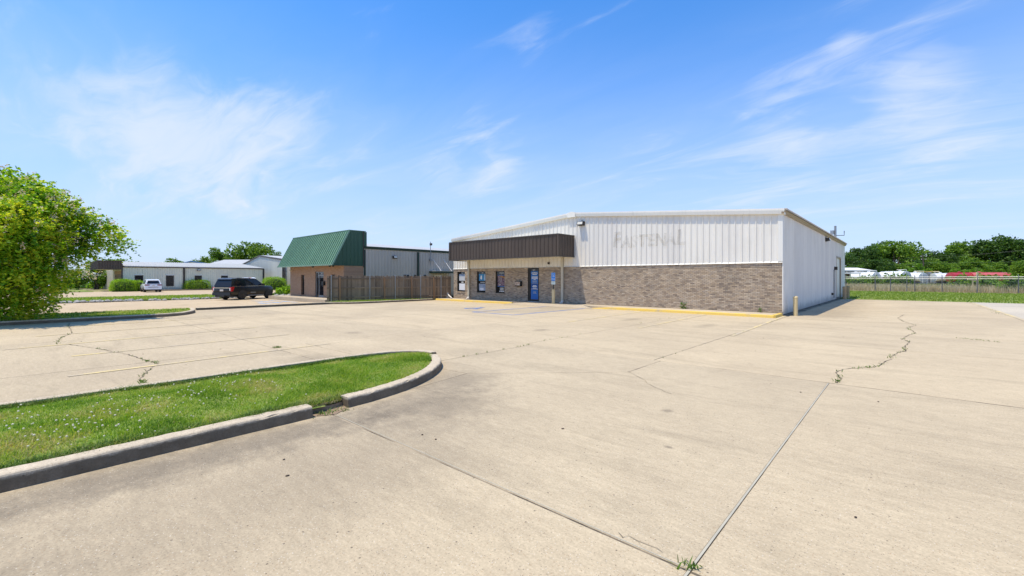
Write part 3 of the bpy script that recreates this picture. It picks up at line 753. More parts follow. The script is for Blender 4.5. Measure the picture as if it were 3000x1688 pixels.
def wall_light(parent, x, y, z, rotz=0.0, s=1.0):
    """wall pack lamp: housing with a sloping lens and a conduit above"""
    c_, s_ = math.cos(rotz), math.sin(rotz)
    o = MB().prism([(0, 0), (-.26 * s, .06 * s), (-.22 * s, .24 * s), (0, .26 * s)], -.22 * s, .22 * s, 'x').build('wall_light', M_DKBR, parent, loc=(x, y, z), rotz=rotz)
    q = MB().quad((-.19 * s, -.085 * s, .022 * s - .006), (.19 * s, -.085 * s, .022 * s - .006), (.19 * s, -.268 * s, .08 * s), (-.19 * s, -.268 * s, .08 * s))
    q = MB().quad((-.18 * s, -.263 * s, .075 * s), (.18 * s, -.263 * s, .075 * s), (.18 * s, -.228 * s, .225 * s), (-.18 * s, -.228 * s, .225 * s)).build('lens', M_LENS, o)
    MB().box(-.03, .03, -.05, .0, .26 * s, .36 * s).build('conduit', M_STEEL, o)
M_LENS = mat('lamp_lens', (.72, .69, .60), (.6, .57, .5), .25, 8)

# ================================================================== MAIN WAREHOUSE
XL, XR, YB = -26.9, -4.2, 50.0
XM = (XL + XR) / 2; EAVE, PEAK, BT = 4.72, 5.66, 2.42
wh = thing('warehouse', 'long low warehouse with grey brick base, white ribbed metal walls and brown canopy', 'building', (0, 0, 0))
roofz = lambda x: EAVE + (PEAK - EAVE) * (1 - abs(x - XM) / ((XR - XL) / 2))
MB().prism([(XL + .05, 0), (XR - .05, 0), (XR - .05, EAVE - .05), (XM, PEAK - .05), (XL + .05, EAVE - .05)], FY + .12, YB - .05, 'y').build('wall', M_WHITE, wh)
WIN = [(-26.47, -25.57, .66, 2.25), (-24.22, -23.31, .64, 2.25), (-22.26, -21.36, .64, 2.25)]
DOOR = (-19.21, -18.23, .13, 2.40)
OPEN = WIN + [DOOR]
# mortar backing with recesses
mb = MB(); cuts = sorted(OPEN); xx = XL
for (a, b, c, d) in cuts:
    mb.box(xx, a, FY + .018, FY + .119, 0, BT); mb.box(a, b, FY + .018, FY + .119, 0, c); mb.box(a, b, FY + .018, FY + .119, d, BT); xx = b
mb.box(xx, XR, FY + .018, FY + .119, 0, BT)
stuff(mb.build('mortar', M_MORTAR, wh))
rects = bricks(XL, XR, .14, 2.215, FY, OPEN)
k = XL
while k < XR - .06:                                    # soldier course
    if not any(a - .03 < k + .03 < b + .03 and d > 2.3 for (a, b, c, d) in OPEN): rects.append((k + .004, k + .063, 2.222, 2.415))
    k += .0667
lay_bricks(wh, rects, FY, .03, M_BRICK, 300, lambda r: -r[0])
# left brick return
mb = MB()
for r in range(34):
    z = .14 + r * .0667
    for q in range(14):
        y = FY + .02 + q * .2 + (r % 2) * .1; mb.box(XL - .012, XL + .01, y + .005, y + .195, z + .005, z + .062)
mb.build('side_brickwork', M_BRICK, wh)['kind'] = 'stuff'
# metal siding
x_of = lambda x: roofz(XL + x)
panels('wall_panel', wh, (XL, FY + .0), 0, XR - XL, 2.46, lambda x: x_of(x) - .02, M_WHITE)
panels('wall_panel', wh, (XR, FY), math.pi / 2, YB - FY, .07, EAVE - .02, M_WHITE, skip=[(43.6 - FY, 46.6 - FY, 0, 3.36)])
panels('wall_panel', wh, (XR, YB), math.pi, XR - XL, .16, lambda x: roofz(XR - x) - .02, M_WHITE)
panels('wall_panel', wh, (XL, YB), -math.pi / 2, YB - FY - 3, .16, EAVE - .02, M_WHITE)
MB().prism([(FY - .045, 2.425), (FY + .05, 2.425), (FY + .05, 2.475), (FY - .01, 2.475)], XL - .02, XR + .02, 'x').build('drip_trim', M_WTRIM, wh)
MB().box(XR - .16, XR + .034, FY - .042, FY + .0, 2.476, EAVE - .02).build('corner_trim', M_WTRIM, wh)
MB().box(XR + .0, XR + .044, FY + .002, FY + .16, .18, EAVE - .02).build('corner_trim', M_WHITE, wh)
MB().box(XR - .03, XR - .004, FY + .04, YB, .0, .155).build('foundation', M_MORTAR, wh)
# rake trim and ridge box, eave trim, roof
def rake(xa, xb):
    za, zb = roofz(xa), roofz(xb); mb = MB()
    pr = [(FY - .13, -.10), (FY - .16, .06), (FY - .16, .15), (FY + .1, .17), (FY + .1, -.12)]
    mb.v = [(xa, y, za + z) for y, z in pr] + [(xb, y, zb + z) for y, z in pr]; n = len(pr)
    mb.f = [tuple(range(n)), tuple(range(2 * n - 1, n - 1, -1))] + [(i + n, (i + 1) % n + n, (i + 1) % n, i) for i in range(n)]
    mb.build('rake_trim', M_WTRIM, wh)
cutx = [XL - .12, -21.2, XM - .28, XM + .28, -11.4, XR + .12]
for a, b in ((0, 1), (1, 2), (3, 4), (4, 5)): rake(cutx[a] + .004, cutx[b] - .004)
MB().prism([(XM - .29, roofz(XM - .29) - .13), (XM + .29, roofz(XM + .29) - .13), (XM + .29, roofz(XM + .29) + .16), (XM, PEAK + .19), (XM - .29, roofz(XM - .29) + .16)], FY - .175, FY + .1, 'y').build('ridge_box', M_WTRIM, wh)
for xa, xb in ((XL - .2, XM), (XM, XR + .2)):
    za, zb = roofz(xa) + .09, roofz(xb) + .09; mb = MB(); mb.prism([(xa, za), (xb, zb), (xb, zb + .05), (xa, za + .05)], FY + .1, YB + .15, 'y'); mb.build('roof', M_GALV, wh)
# eave edge of the right side: ribbed sheet ends over a tan trim
MB().prism([(XR + .0, EAVE - .09), (XR + .09, EAVE - .09), (XR + .15, EAVE + .05), (XR + .0, EAVE + .06)], FY - .15, YB + .12, 'y').build('eave_trim', M_TANTRIM, wh)
mb = MB()
for i in range(int((YB - FY) / .305)):
    y = FY - .1 + i * .305; mb.prism([(y, 0), (y + .08, 0), (y + .06, .05), (y + .02, .05)], XR - .3, XR + .22, 'x')
mb.v = [(a, b, c + EAVE + .09) for a, b, c in mb.v]; mb.build('roof_ribs', M_TANTRIM, wh)['kind'] = 'stuff'
# canopy
CX0, CX1, CY, CB, CT = -25.35, -15.43, 21.34, 3.02, 4.36
can = MB().box(CX0 + .03, CX1 - .03, CY + .03, FY + .0, CB + .03, CT - .03).build('canopy', M_CREAM, wh)
panels('fascia_panel', can, (CX0, CY), 0, CX1 - CX0, CB, CT, M_BROWN, rd=.032, minor=True)
panels('fascia_panel', can, (CX1, CY), math.pi / 2, FY - CY - .01, CB, CT, M_BROWN, pw=.87, rd=.032)
panels('fascia_panel', can, (CX0, FY - .01), -math.pi / 2, FY - CY - .01, CB, CT, M_BROWN, pw=.87, rd=.032)
for (z0, z1) in ((CB - .015, CB + .05), (CT - .05, CT + .02)):
    mb = MB(); mb.box(CX0 - .045, CX1 + .045, CY - .045, CY + .02, z0, z1); mb.box(CX1 - .02, CX1 + .044, CY + .021, FY - .035, z0, z1); mb.box(CX0 - .044, CX0 + .02, CY + .021, FY - .035, z0, z1)
    mb.build('canopy_trim', M_BRTRIM, can)
MB().box(CX0 - .05, CX0 + .07, CY - .047, CY + .01, CB + .051, CT - .051).build('corner_trim', M_BRTRIM, can)
MB().box(CX1 - .07, CX1 + .05, CY - .047, CY + .07, CB + .051, CT - .051).build('corner_trim', M_BROWN, can)
# downspouts under the canopy
for x in (-25.03, -16.28):
    d = MB().box(x - .07, x + .07, FY - .15, FY - .04, .30, CB).build('downspout', M_CREAM, wh)
    MB().prism([(FY - .15, .30), (FY - .04, .30), (FY - .10, .14), (FY - .30, .13), (FY - .30, .20), (FY - .17, .22)], x - .068, x + .068, 'x').build('elbow', M_PVC, d)
# windows with printed posters
M_P1 = mat('poster_grey', (.42, .45, .50), (.55, .56, .56), .6, 2.5); M_P2 = mat('poster_white', (.74, .75, .78), (.68, .69, .73), .6, 3)
M_P3 = mat('poster_blue', (.03, .19, .42), (.10, .32, .55), .6, 3); M_P4 = mat('poster_pale_blue', (.12, .19, .34), (.42, .47, .52), .6, 4)
M_P5 = mat('poster_warehouse_aisle', (.07, .035, .06), (.30, .20, .22), .6, 12, contrast=(.4, .62)); M_P6 = mat('poster_orange', (.50, .24, .04), (.32, .15, .04), .6, 6)
M_P7 = mat('poster_blue_band', (.05, .13, .32), (.07, .16, .36), .6, 3); M_WPRINT = mat('white_print', (.78, .78, .76), (.7, .7, .68), .6, 5); M_GPRINT = mat('grey_print', (.45, .45, .43), (.36, .36, .34), .6, 5)
M_BLUED = mat('door_blue_print', (.012, .12, .40), (.016, .14, .44), .45, 2); M_BLUED2 = mat('door_navy_print', (.012, .07, .26), (.014, .08, .29), .45, 2)
def bar(parent, x0, x1, z0, z1, y, m, name='print'): return MB().quad((x0, y, z0), (x1, y, z0), (x1, y, z1), (x0, y, z1)).build(name, m, parent)
for wi, (a, b, c, d) in enumerate(WIN):
    y = FY + .10
    w = MB().box(a, b, y, y + .02, c, d).build('window', M_BRONZE, wh)
    mb = MB(); mb.box(a, a + .05, y - .03, y, c, d); mb.box(b - .05, b, y - .03, y, c, d); mb.box(a + .05, b - .05, y - .03, y, c, c + .06); mb.box(a + .05, b - .05, y - .03, y, d - .05, d); mb.build('frame', M_BRONZE, w)
    MB().quad((a + .05, y - .004, c + .06), (b - .05, y - .004, c + .06), (b - .05, y - .004, d - .05), (a + .05, y - .004, d - .05)).build('pane', M_GLASS, w)
    MB().prism([(FY - .04, c - .07), (FY + .11, c - .07), (FY + .11, c + .004), (FY - .04, c - .02)], a - .04, b + .04, 'x').build('sill', M_BRICK, w)
    x0, x1 = a + .14, b - .07; yy = y - .009; mx = (x0 + x1) / 2 + .03
    if wi < 2:
        zt1, zt0, zb1, zb0 = (2.03, 1.52, 1.30, .78)
        bar(w, x0, x1, zt0, zt1, yy, (M_P1, M_P3)[wi], 'poster'); bar(w, x0, x1, zb0, zb1, yy, (M_P2, M_P4)[wi], 'poster')
        if wi == 0: bar(w, x0, x1, 1.86, zt1, yy - .003, M_P4, 'poster_band')
        if wi == 1:
            mb = MB(); mb.v = [(mx - .14 + .11 * math.cos(q) * (1.0 if math.sin(q) < 0 else .75), yy - .003, 1.77 + .16 * math.sin(q)) for q in np.linspace(0, 2 * math.pi, 14)[:-1]]; mb.f = [tuple(range(13))]; mb.build('poster_figure', M_WPRINT, w)
            bar(w, x1 - .12, x1 - .07, 1.54, 2.0, yy - .003, M_WPRINT, 'poster_streak'); bar(w, x0 + .1, x1 - .2, .80, .98, yy - .003, M_P2, 'poster_figure')
        for z0, z1, hw, mm in ((2.085, 2.145, (.12, .09)[wi], M_GPRINT), (1.37, 1.44, (.13, .24)[wi], (M_WPRINT, M_GPRINT)[wi])): bar(w, mx - hw, mx + hw, z0, z1, yy, mm, 'lettering')
    else:
        bar(w, x0, x1, 1.14, 1.94, yy, M_P5, 'poster'); bar(w, x0, x1, 1.90, 1.95, yy - .003, M_P7, 'poster_band'); bar(w, x0, x1, 1.10, 1.16, yy - .003, M_P7, 'poster_band')
        MB().quad((x0 + .2, yy - .004, 1.86), (x1, yy - .004, 1.70), (x1, yy - .004, 1.80), (x0 + .3, yy - .004, 1.90)).build('poster_roof_glow', M_P6, w)
        bar(w, x0 + .32, x0 + .345, 1.45, 1.78, yy - .003, M_WPRINT, 'poster_post')
        MB().quad((x0 + .12, yy - .004, 1.20), (x0 + .30, yy - .004, 1.26), (x0 + .30, yy - .004, 1.29), (x0 + .12, yy - .004, 1.23)).build('poster_highlight', M_WPRINT, w)
        for i in range(5): bar(w, x0 + .10, x0 + .24, 1.33 + i * .1, 1.355 + i * .1, yy - .003, M_GPRINT, 'poster_shelf')
        bar(w, mx - .22, mx + .24, 2.06, 2.12, yy, M_GPRINT, 'lettering'); bar(w, mx - .07, mx + .07, 2.0, 2.02, yy, M_GPRINT, 'lettering')
        for i, hw in enumerate((.19, .175, .19)): bar(w, mx + .02 - hw, mx + .02 + hw, .985 - i * .065, 1.015 - i * .065, yy, M_WPRINT, 'lettering')
        for q in (-.15, .02, .18): bar(w, mx + q - .07, mx + q + .07, .74, .80, yy, M_WPRINT, 'lettering')
# front door
a, b, c, d = DOOR; y = FY + .06
dr = MB().box(a + .002, b - .002, y + .035, y + .055, c + .03, d).build('door', M_GLASS, wh)
mb = MB(); mb.box(a, a + .07, y - .02, y + .034, c, d); mb.box(b - .05, b, y - .02, y + .034, c, d); mb.box(a + .07, b - .05, y - .02, y + .034, d - .10, d); mb.box(a + .07, b - .05, y - .02, y + .034, c, c + .14); mb.box(a + .07, a + .16, y, y + .034, c + .14, d - .1); mb.box(b - .13, b - .05, y, y + .034, c + .14, d - .1)
mb.build('door_frame', M_BRONZE, dr)
bx0, bx1 = a + .22, b - .10
bar(dr, bx0, bx1, c + .16, 2.18, y + .012, M_BLUED, 'poster'); bar(dr, bx0, bx1, .92, 1.36, y + .009, M_BLUED2, 'poster_band')
mx = (bx0 + bx1) / 2
text('lettering', 'FASTENAL', .135, M_WPRINT, dr, (mx, y + .004, 2.06), shear=.2, fat=.004, sx=.80)
text('house_number', '2111', .11, M_WPRINT, dr, (mx - .02, y - .024, 2.255), fat=.003)
for z0, hw, hh, mm in ((1.96, .19, .018, M_WPRINT), (1.81, .26, .016, M_WPRINT), (1.745, .26, .018, M_WPRINT), (1.68, .26, .018, M_WPRINT), (1.625, .09, .016, M_WPRINT), (1.54, .2, .01, M_GPRINT), (1.495, .2, .01, M_GPRINT), (1.45, .17, .01, M_GPRINT), (1.375, .25, .009, M_GPRINT),
                       (1.21, .15, .02, M_WPRINT), (1.15, .2, .02, M_WPRINT), (1.05, .16, .02, M_WPRINT), (.985, .28, .014, M_WPRINT), (.80, .11, .012, M_GPRINT), (.76, .12, .012, M_GPRINT), (.70, .15, .014, M_GPRINT)):
    bar(dr, mx - hw, mx + hw, z0 - hh, z0 + hh, y + .006, mm, 'lettering')
MB().tube([(a + .12, y - .02, 1.05), (a + .12, y - .07, 1.08), (a + .12, y - .07, 1.32), (a + .12, y - .02, 1.35)], .014, 6).build('handle', M_BLACK, dr)
MB().box(a, b, FY - .02, FY + .06, .125, .165).build('threshold', M_STEEL, dr)
# mailbox, vent, lamps on the walls
mbx = MB().box(-20.21, -19.70, FY - .20, FY - .004, 1.16, 1.50).build('mailbox', M_BLACK, wh)
MB().box(-20.18, -19.74, FY - .225, FY - .20, 1.22, 1.46).build('front', mat('rusty_white_front', (.62, .58, .50), (.30, .13, .05), .6, 5), mbx)
MB().box(-17.44, -17.32, FY - .12, FY - .03, 2.62, 2.76).build('doorbell_lamp', M_DKBR, wh)
wall_light(wh, -14.85, FY - .03, 4.93, 0, 1.0)
wall_light(wh, XR + .03, 37.2, 4.25, math.pi / 2, 1.0)
# ghost of the removed sign letters: a see-through grime film on the sheets
M_GHOST = bpy.data.materials.new('sign_ghost'); M_GHOST.use_nodes = True
k = NT(M_GHOST.node_tree); b_ = k.n['Principled BSDF']; b_.inputs['Base Color'].default_value = (.40, .37, .31, 1); b_.inputs['Roughness'].default_value = .8
P = k.add('ShaderNodeNewGeometry').outputs['Position']
tr = k.add('ShaderNodeBsdfTransparent'); mx_ = k.add('ShaderNodeMixShader', i0=k.math('MULTIPLY', k.smooth(k.noise(P, 2.2, 5, .7), .25, .75), .36))
k.l.new(tr.outputs[0], mx_.inputs[1]); k.l.new(b_.outputs[0], mx_.inputs[2]); k.l.new(mx_.outputs[0], k.n['Material Output'].inputs[0])
gx_ = -12.85
for ch, sz, zc_, wd in (('F', 1.22, 3.90, .66), ('A', .92, 3.76, .56), ('S', .92, 3.76, .50), ('T', .92, 3.76, .50), ('E', .92, 3.76, .50), ('N', .92, 3.76, .56), ('A', .92, 3.76, .56), ('L', 1.1, 3.82, .52)):
    text('ghost_letter', ch, sz, M_GHOST, wh, (gx_ + wd / 2, FY - .0415, zc_), shear=.12, fat=.030, sx=.90); gx_ += wd * .985
# rust runs on the ribs behind the letters
M_RUST = mat('rust_run', (.40, .32, .23), (.55, .50, .42), .9, 6)
rp = (XR - XL) / round((XR - XL) / .915) / 3
for i in (0, 3, 5, 8):
    x = XL + (math.floor((-12.5 - XL) / rp) + i + .5) * rp; z1 = random.uniform(4.0, 4.2) if i not in (0, 1) else 4.3
    MB().quad((x + .017, FY - .0395, random.uniform(3.35, 3.5)), (x + .036, FY - .002, 3.45), (x + .036, FY - .002, z1), (x + .017, FY - .0395, z1)).build('rust_run', M_RUST, wh)
# side door, conduits, hose bib and rear bits of the right wall
sd = MB().box(XR - .14, XR - .10, 43.6, 46.6, .05, 3.36).build('overhead_door', M_WTRIM, wh)
for i in range(5): MB().box(XR - .10, XR - .085, 43.66, 46.54, .12 + i * .65, .12 + i * .65 + .63).build('door_section', M_WTRIM, sd)
mb = MB(); mb.box(XR - .1, XR + .045, 43.48, 43.6, .05, 3.36); mb.box(XR - .1, XR + .045, 46.6, 46.72, .05, 3.36); mb.box(XR - .1, XR + .05, 43.48, 46.72, 3.361, 3.48); mb.build('door_frame', M_TANTRIM, sd)
cd = MB().tube([(XR + .06, 42.2, .2), (XR + .06, 42.2, 2.45)], .035, 8).build('conduit', M_STEEL, wh)
MB().box(XR + .03, XR + .22, 42.05, 42.4, 2.35, 2.6).build('junction_box', M_DKBR, cd)
MB().tube([(XR + .06, 41.5, .2), (XR + .06, 41.5, 2.35)], .025, 6).build('conduit', M_STEEL, wh)
MB().box(XR + .0, XR + .16, 40.3, 40.6, .45, .62).build('hose_bib', M_DKBR, wh)
mast = MB().tube([(XR - .5, 48.2, 4.7), (XR - .5, 48.2, 6.35)], .09, 8).build('service_mast', M_STEEL, wh)
MB().tube([(XR - .5, 48.2, 5.5), (XR + .1, 48.6, 5.5), (XR + .1, 48.6, 5.9)], .03, 6).build('weatherhead', M_DKBR, mast)
MB().box(XR - .85, XR - .6, 48.0, 48.3, 5.6, 5.95).build('insulator', M_STEEL, mast)

# pvc clean-out stub beside the corner
pv = thing('drain_pipe', 'white plastic drain pipe stub lying by the fence end', 'pipe', (-27.05, 22.75, .125))
MB().tube([(-.25, .0, .36), (.15, -.15, .20), (.75, -.4, .05)], .05, 10).build('pipe', M_PVC, pv, True)
MB().lathe([(.10, 0), (.105, .06), (.10, .14), (.06, .15)], 12, (-.28, .02, .30)).build('cap', M_PVC, pv, True)
MB().lathe([(.22, -.12), (.23, .05), (.2, .22), (.1, .26)], 12, (-.25, .05, 0)).build('footing', M_WALK, pv, True)

# bollards ----------------------------------------------------------
def bollard(label, x, y, z, h, r, m):
    o = thing('bollard', label, 'bollard', (x, y, z), 0, 'steel bollards round the warehouse')
    MB().lathe([(r, -.03), (r, h - .06), (r * 1.0, h - .055), (r * .94, h - .03), (r * .7, h - .008), (r * .1, h)], 20).build('post', m, o, True); 
    MB().lathe([(r + .006, h - .10), (r + .008, h - .07), (r + .001, h - .058)], 20).build('cap_ring', m, o, True)
bollard('cream bollard at the white building corner', -3.78, 23.65, 0, .90, .095, M_BOLL)
bollard('scuffed tan bollard before the overhead door', -3.75, 44.7, 0, 1.05, .13, M_BOLLD)
bollard('scuffed tan bollard beyond the overhead door', -3.75, 47.4, 0, 1.05, .13, M_BOLLD)
sg = thing('parking_sign', 'blue accessible parking sign on a cream bollard post', 'sign', (-16.45, 22.25, .02))
MB().lathe([(.105, -.03), (.105, .96), (.10, .985), (.07, 1.0), (.01, 1.01)], 20).build('bollard_base', M_BOLL, sg, True)
MB().box(-.022, .022, -.012, .012, 1.0, 2.03).build('post', M_POSTM, sg)
def plate(x0, x1, z0, z1, y, m, name, parent, r=.03):
    pts = []
    for cx_, cz_, a0 in ((x1 - r, z0 + r, -90), (x1 - r, z1 - r, 0), (x0 + r, z1 - r, 90), (x0 + r, z0 + r, 180)):
        pts += [(cx_ + r * math.cos(math.radians(a0 + q)), cz_ + r * math.sin(math.radians(a0 + q))) for q in (0, 30, 60, 90)]
    return MB().prism(pts, y, y + .004, 'y').build(name, m, parent)
M_SB = mat('sign_blue', (.005, .22, .70), (.006, .23, .72), .35, 2); M_SW = mat('sign_white', (.80, .82, .84), (.76, .78, .8), .35, 2); M_SG = mat('sign_pale_green', (.64, .72, .66), (.58, .66, .60), .4, 6)
pl_ = plate(-.155, .155, 1.53, 2.04, -.022, M_SW, 'sign_plate', sg); plate(-.147, .147, 1.538, 2.032, -.027, M_SB, 'blue_field', pl_)
mb = MB()
for (x0, x1, z0, z1) in ((-.10, .10, 1.965, 1.977), (-.10, .10, 1.765, 1.777), (-.10, -.088, 1.777, 1.965), (.088, .10, 1.777, 1.965)): mb.quad((x0, -.0275, z0), (x1, -.0275, z0), (x1, -.0275, z1), (x0, -.0275, z1))
mb.build('symbol_border', M_SW, pl_)
wheelchair('wheelchair_symbol', 0, 1.865, .175, 0, M_SW, pl_, 0, -.0280)
text('lettering', 'PARKING', .075, M_SW, pl_, (0, -.0285, 1.64), fat=.002, sx=.9)
pg = plate(-.155, .155, 1.30, 1.50, -.022, M_SG, 'lower_plate', sg)
MB().quad((-.04, -.0225, 1.415), (.04, -.0225, 1.415), (.04, -.0225, 1.435), (-.04, -.0225, 1.435)).build('lettering', M_GPRINT, pg)

# ================================================================== WOODEN FENCE
fa, fb = np.array((-30.2, 14.3)), np.array((-27.15, 23.0)); FL = float(np.linalg.norm(fb - fa)); frot = math.atan2(*(fb - fa)[::-1])
fe = thing('wooden_fence', 'weathered grey wooden privacy fence between the two buildings', 'fence', (fa[0], fa[1], .05), frot)
# local x runs along the fence; the camera side is -y, with rails and posts on it
PIC = [MB().prism([(0, 0), (w, 0), (w, h - .05), (w - .035, h), (.035, h), (0, h - .05)], 0, .016, 'y').mesh('picket', M_WOOD) for w, h in ((.136, 1.80), (.134, 1.77), (.137, 1.82))]
x = 0.0; i = 0
while x < FL - .1:
    o = link('picket', PIC[i % 3], fe, (x, random.uniform(-.004, .004), .04 + random.uniform(-.02, .02))); o.rotation_euler = (0, random.uniform(-.008, .008), 0)
    x += .139 + random.uniform(0, .006); i += 1
seg = np.linspace(0, FL, 6)
for z in (.26, .93, 1.58):
    for a, b in zip(seg[:-1], seg[1:]): MB().box(a + .01, b - .01, -.045, -.006, z, z + .085).build('rail', M_WOOD, fe)
for q in (.28, 2.9, 4.75, 6.7, 8.35): MB().lathe([(.033, -.05), (.033, 1.83), (.045, 1.835), (.038, 1.87), (.01, 1.88)], 10, (q, -.085, 0)).build('metal_post', M_STEEL, fe, True)
for q in (.85, 3.95, 6.0, 7.75): MB().box(q - .045, q + .045, -.14, -.05, -.05, 1.78 + random.uniform(-.05, .03)).build('wood_post', M_WOODB, fe)
soil_bed('grass_verge', [(-28.1, 14.4), (-27.5, 15.4), (-27.5, 21.6), (-27.4, 22.9), (-30.3, 14.6), (-29.6, 13.6), (-28.4, 13.9)], .06, M_GRSOIL)
p = scatter([(-29.6, 14.3), (-28.3, 14.3), (-27.55, 16), (-27.5, 22.0), (-27.7, 22)], 3500); stuff(link('verge_grass', blade_mesh('verge_grass', np.column_stack([p, np.full(len(p), .06)]), .12, .014, M_GRASS, .8)), 'thin grass growing along the wooden fence', 'grass')

# ================================================================== GREEN-ROOFED OFFICE
GF, GL, GR, GM, GB = 17.0, -43.35, -33.0, 18.68, 46.0
of = thing('office_building', 'tan brick office with steep green metal mansard and grey metal rear', 'building')
MB().box(GL + .02, GR - .02, GF + .17, GM + .3, 0, 2.75).build('vestibule', M_MORTAR2, of)
GW = [(-40.85, -40.2, .30, 2.0), (-36.35, -35.7, .30, 2.0)]; GD = (-38.9, -37.45, .10, 2.25)
def gx(px): 
    d = FW + RT * ((px - 1500) / FPX); return float(d[0] * GF / d[1])
GW = [(gx(780 + 470 / 4.6), gx(780 + 512 / 4.6), .22, 2.0), (gx(780 + 878 / 4.6), gx(780 + 930 / 4.6), .22, 2.0)]; GD = (gx(780 + 660 / 4.6), gx(780 + 772 / 4.6), .10, 2.26)
op = GW + [GD]; mb = MB(); xx = GL
for (a, b, c, d) in sorted(op):
    mb.box(xx, a, GF + .012, GF + .168, 0, 2.75); mb.box(a, b, GF + .012, GF + .168, 0, c); mb.box(a, b, GF + .012, GF + .168, d, 2.75); xx = b
mb.box(xx, GR - .02, GF + .012, GF + .168, 0, 2.75); mb.build('mortar', M_MORTAR2, of)['kind'] = 'stuff'
lay_bricks(of, bricks(GL, GR, .1, 2.74, GF, op), GF, .02, M_BRICK2)
mb = MB()
for r in range(40):
    z = .1 + r * .0667
    for q in range(9):
        y = GF + .0 + q * .2 - (r % 2) * .1; mb.box(GR - .02, GR, max(y, GF + .001) + .005, min(y + .195, GM), z + .005, z + .062)
mb.build('side_brickwork', M_BRICK2, of)['kind'] = 'stuff'
for (a, b, c, d) in GW:
    w = MB().box(a, b, GF + .13, GF + .167, c, d).build('window', M_BRONZE, of); MB().quad((a + .04, GF + .125, c + .05), (b - .04, GF + .125, c + .05), (b - .04, GF + .125, d - .05), (a + .04, GF + .125, d - .05)).build('pane', M_GLASS, w)
    MB().box(a - .03, b + .03, GF - .03, GF + .13, c - .06, c - .002).build('sill', M_BRICK2, w)
a, b, c, d = GD
# deep entrance recess with a glass door
rc = MB().box(a, b, GF + .75, GF + .80, c, d).build('entrance', M_BRONZE, of)
mb = MB(); mb.box(a, a + .03, GF + .17, GF + .75, c, d); mb.box(b - .03, b, GF + .17, GF + .75, c, d); mb.build('recess_wall', M_BRICK2, rc)
dx0 = a + .62
gd = MB().quad((dx0, GF + .10, c + .03), (b - .02, GF + .10, c + .03), (b - .02, GF + .10, d), (dx0, GF + .10, d)).build('door', M_GLASS, of)
mb = MB(); mb.box(a, a + .08, GF + .05, GF + .12, c, d); mb.box(dx0 - .05, dx0 + .03, GF + .05, GF + .12, c, d); mb.box(b - .08, b, GF + .05, GF + .12, c, d); mb.box(a + .08, b - .08, GF + .05, GF + .12, d - .06, d); mb.box(dx0 + .03, b - .08, GF + .05, GF + .12, 1.92, 2.0); mb.box(dx0 + .03, b - .08, GF + .05, GF + .12, c, c + .16); mb.build('door_frame', M_STEEL, gd)
bar(gd, a + .08, dx0 - .05, c, d - .06, GF + .11, M_GLASS, 'sidelight')
text('house_number', '481', .13, M_WPRINT, gd, ((dx0 + b) / 2, GF + .085, 2.1), fat=.003)
MB().tube([(b - .16, GF + .05, 1.0), (b - .16, GF - .02, 1.02), (b - .16, GF - .02, 1.2), (b - .16, GF + .05, 1.22)], .015, 6).build('handle', M_STEEL, gd)
MB().box(b - .02, b + .34, GF - .18, GF - .002, 1.12, 1.45).build('mailbox', M_BLACK, of)
# mansard: sloping ribbed sheets, ribbed gable ends
OV, TOPY, Z0, Z1 = 16.05, 17.44, 2.76, 5.52
mn = MB(); mn.prism([(OV + .03, Z0 + .02), (GM + .3, Z0 + .02), (GM + .3, Z1 - .02), (TOPY + .03, Z1 - .02)], GL - .38, GR + .0 - .02, 'x'); mn = mn.build('mansard', M_GRTRIM, of)
ps = panels('roof_panel', mn, (GL - .4, OV), 0, GR + .4 - GL, Z0, Z1, M_GREEN, pw=.74, per=2, rd=.09, minor=False, slope=TOPY - OV)
# end sheets follow the slope of the mansard
def end_top(x): return Z0 + (Z1 - Z0) * min(1.0, max(0.0, x / (TOPY - OV)))
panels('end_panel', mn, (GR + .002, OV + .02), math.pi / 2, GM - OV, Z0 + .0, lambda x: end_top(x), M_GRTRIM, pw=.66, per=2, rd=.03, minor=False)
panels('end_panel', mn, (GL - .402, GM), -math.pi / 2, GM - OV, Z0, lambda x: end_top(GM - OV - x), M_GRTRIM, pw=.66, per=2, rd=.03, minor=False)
MB().box(GL - .45, GR + .05, OV - .05, OV + .03, Z0 - .05, Z0 + .06).build('eave_trim', M_GRTRIM2, mn)
mb = MB(); mb.v = [(GR - .02, OV - .045, Z0), (GR + .04, OV - .045, Z0), (GR + .04, TOPY - .045, Z1), (GR - .02, TOPY - .045, Z1), (GR - .02, OV + .08, Z0), (GR + .04, OV + .08, Z0), (GR + .04, TOPY + .08, Z1), (GR - .02, TOPY + .08, Z1)]
mb.f = [(0, 1, 2, 3), (4, 7, 6, 5), (1, 5, 6, 2), (0, 3, 7, 4)]; mb.build('rake_trim', M_GRTRIM2, mn)
MB().box(GL - .42, GR + .04, TOPY - .05, GM + .2, Z1, Z1 + .05).build('cap', M_GRTRIM2, mn)
MB().box(GR - .0, GR + .05, GM - .05, GM + .02, 2.6, Z1 + .03).build('corner_trim', M_BRTRIM, mn)
MB().box(GR + .005, GR + .05, OV + .04, GM - .05, Z0 - .06, Z0 + .0).build('end_trim', M_GRTRIM, mn)
MB().quad((GL - .4, OV, Z0 - .02), (GL - .4, GF + .2, Z0 - .02), (GR, GF + .2, Z0 - .02), (GR, OV, Z0 - .02)).build('soffit', M_BEIGE, mn)
for x in (gx(930), gx(990), gx(980)): MB().lathe([(.10, 0), (.11, -.05), (.05, -.12), (.01, -.13)], 10, (x, GF - .4, Z0 - .02)).build('soffit_lamp', M_BRONZE, mn)
MB().prism([(0, 0), (-.2, .02), (-.2, .12), (0, .14)], -.1, .1, 'x').build('flood_lamp', M_CREAM, of, loc=(GL + .35, GF, 2.4))
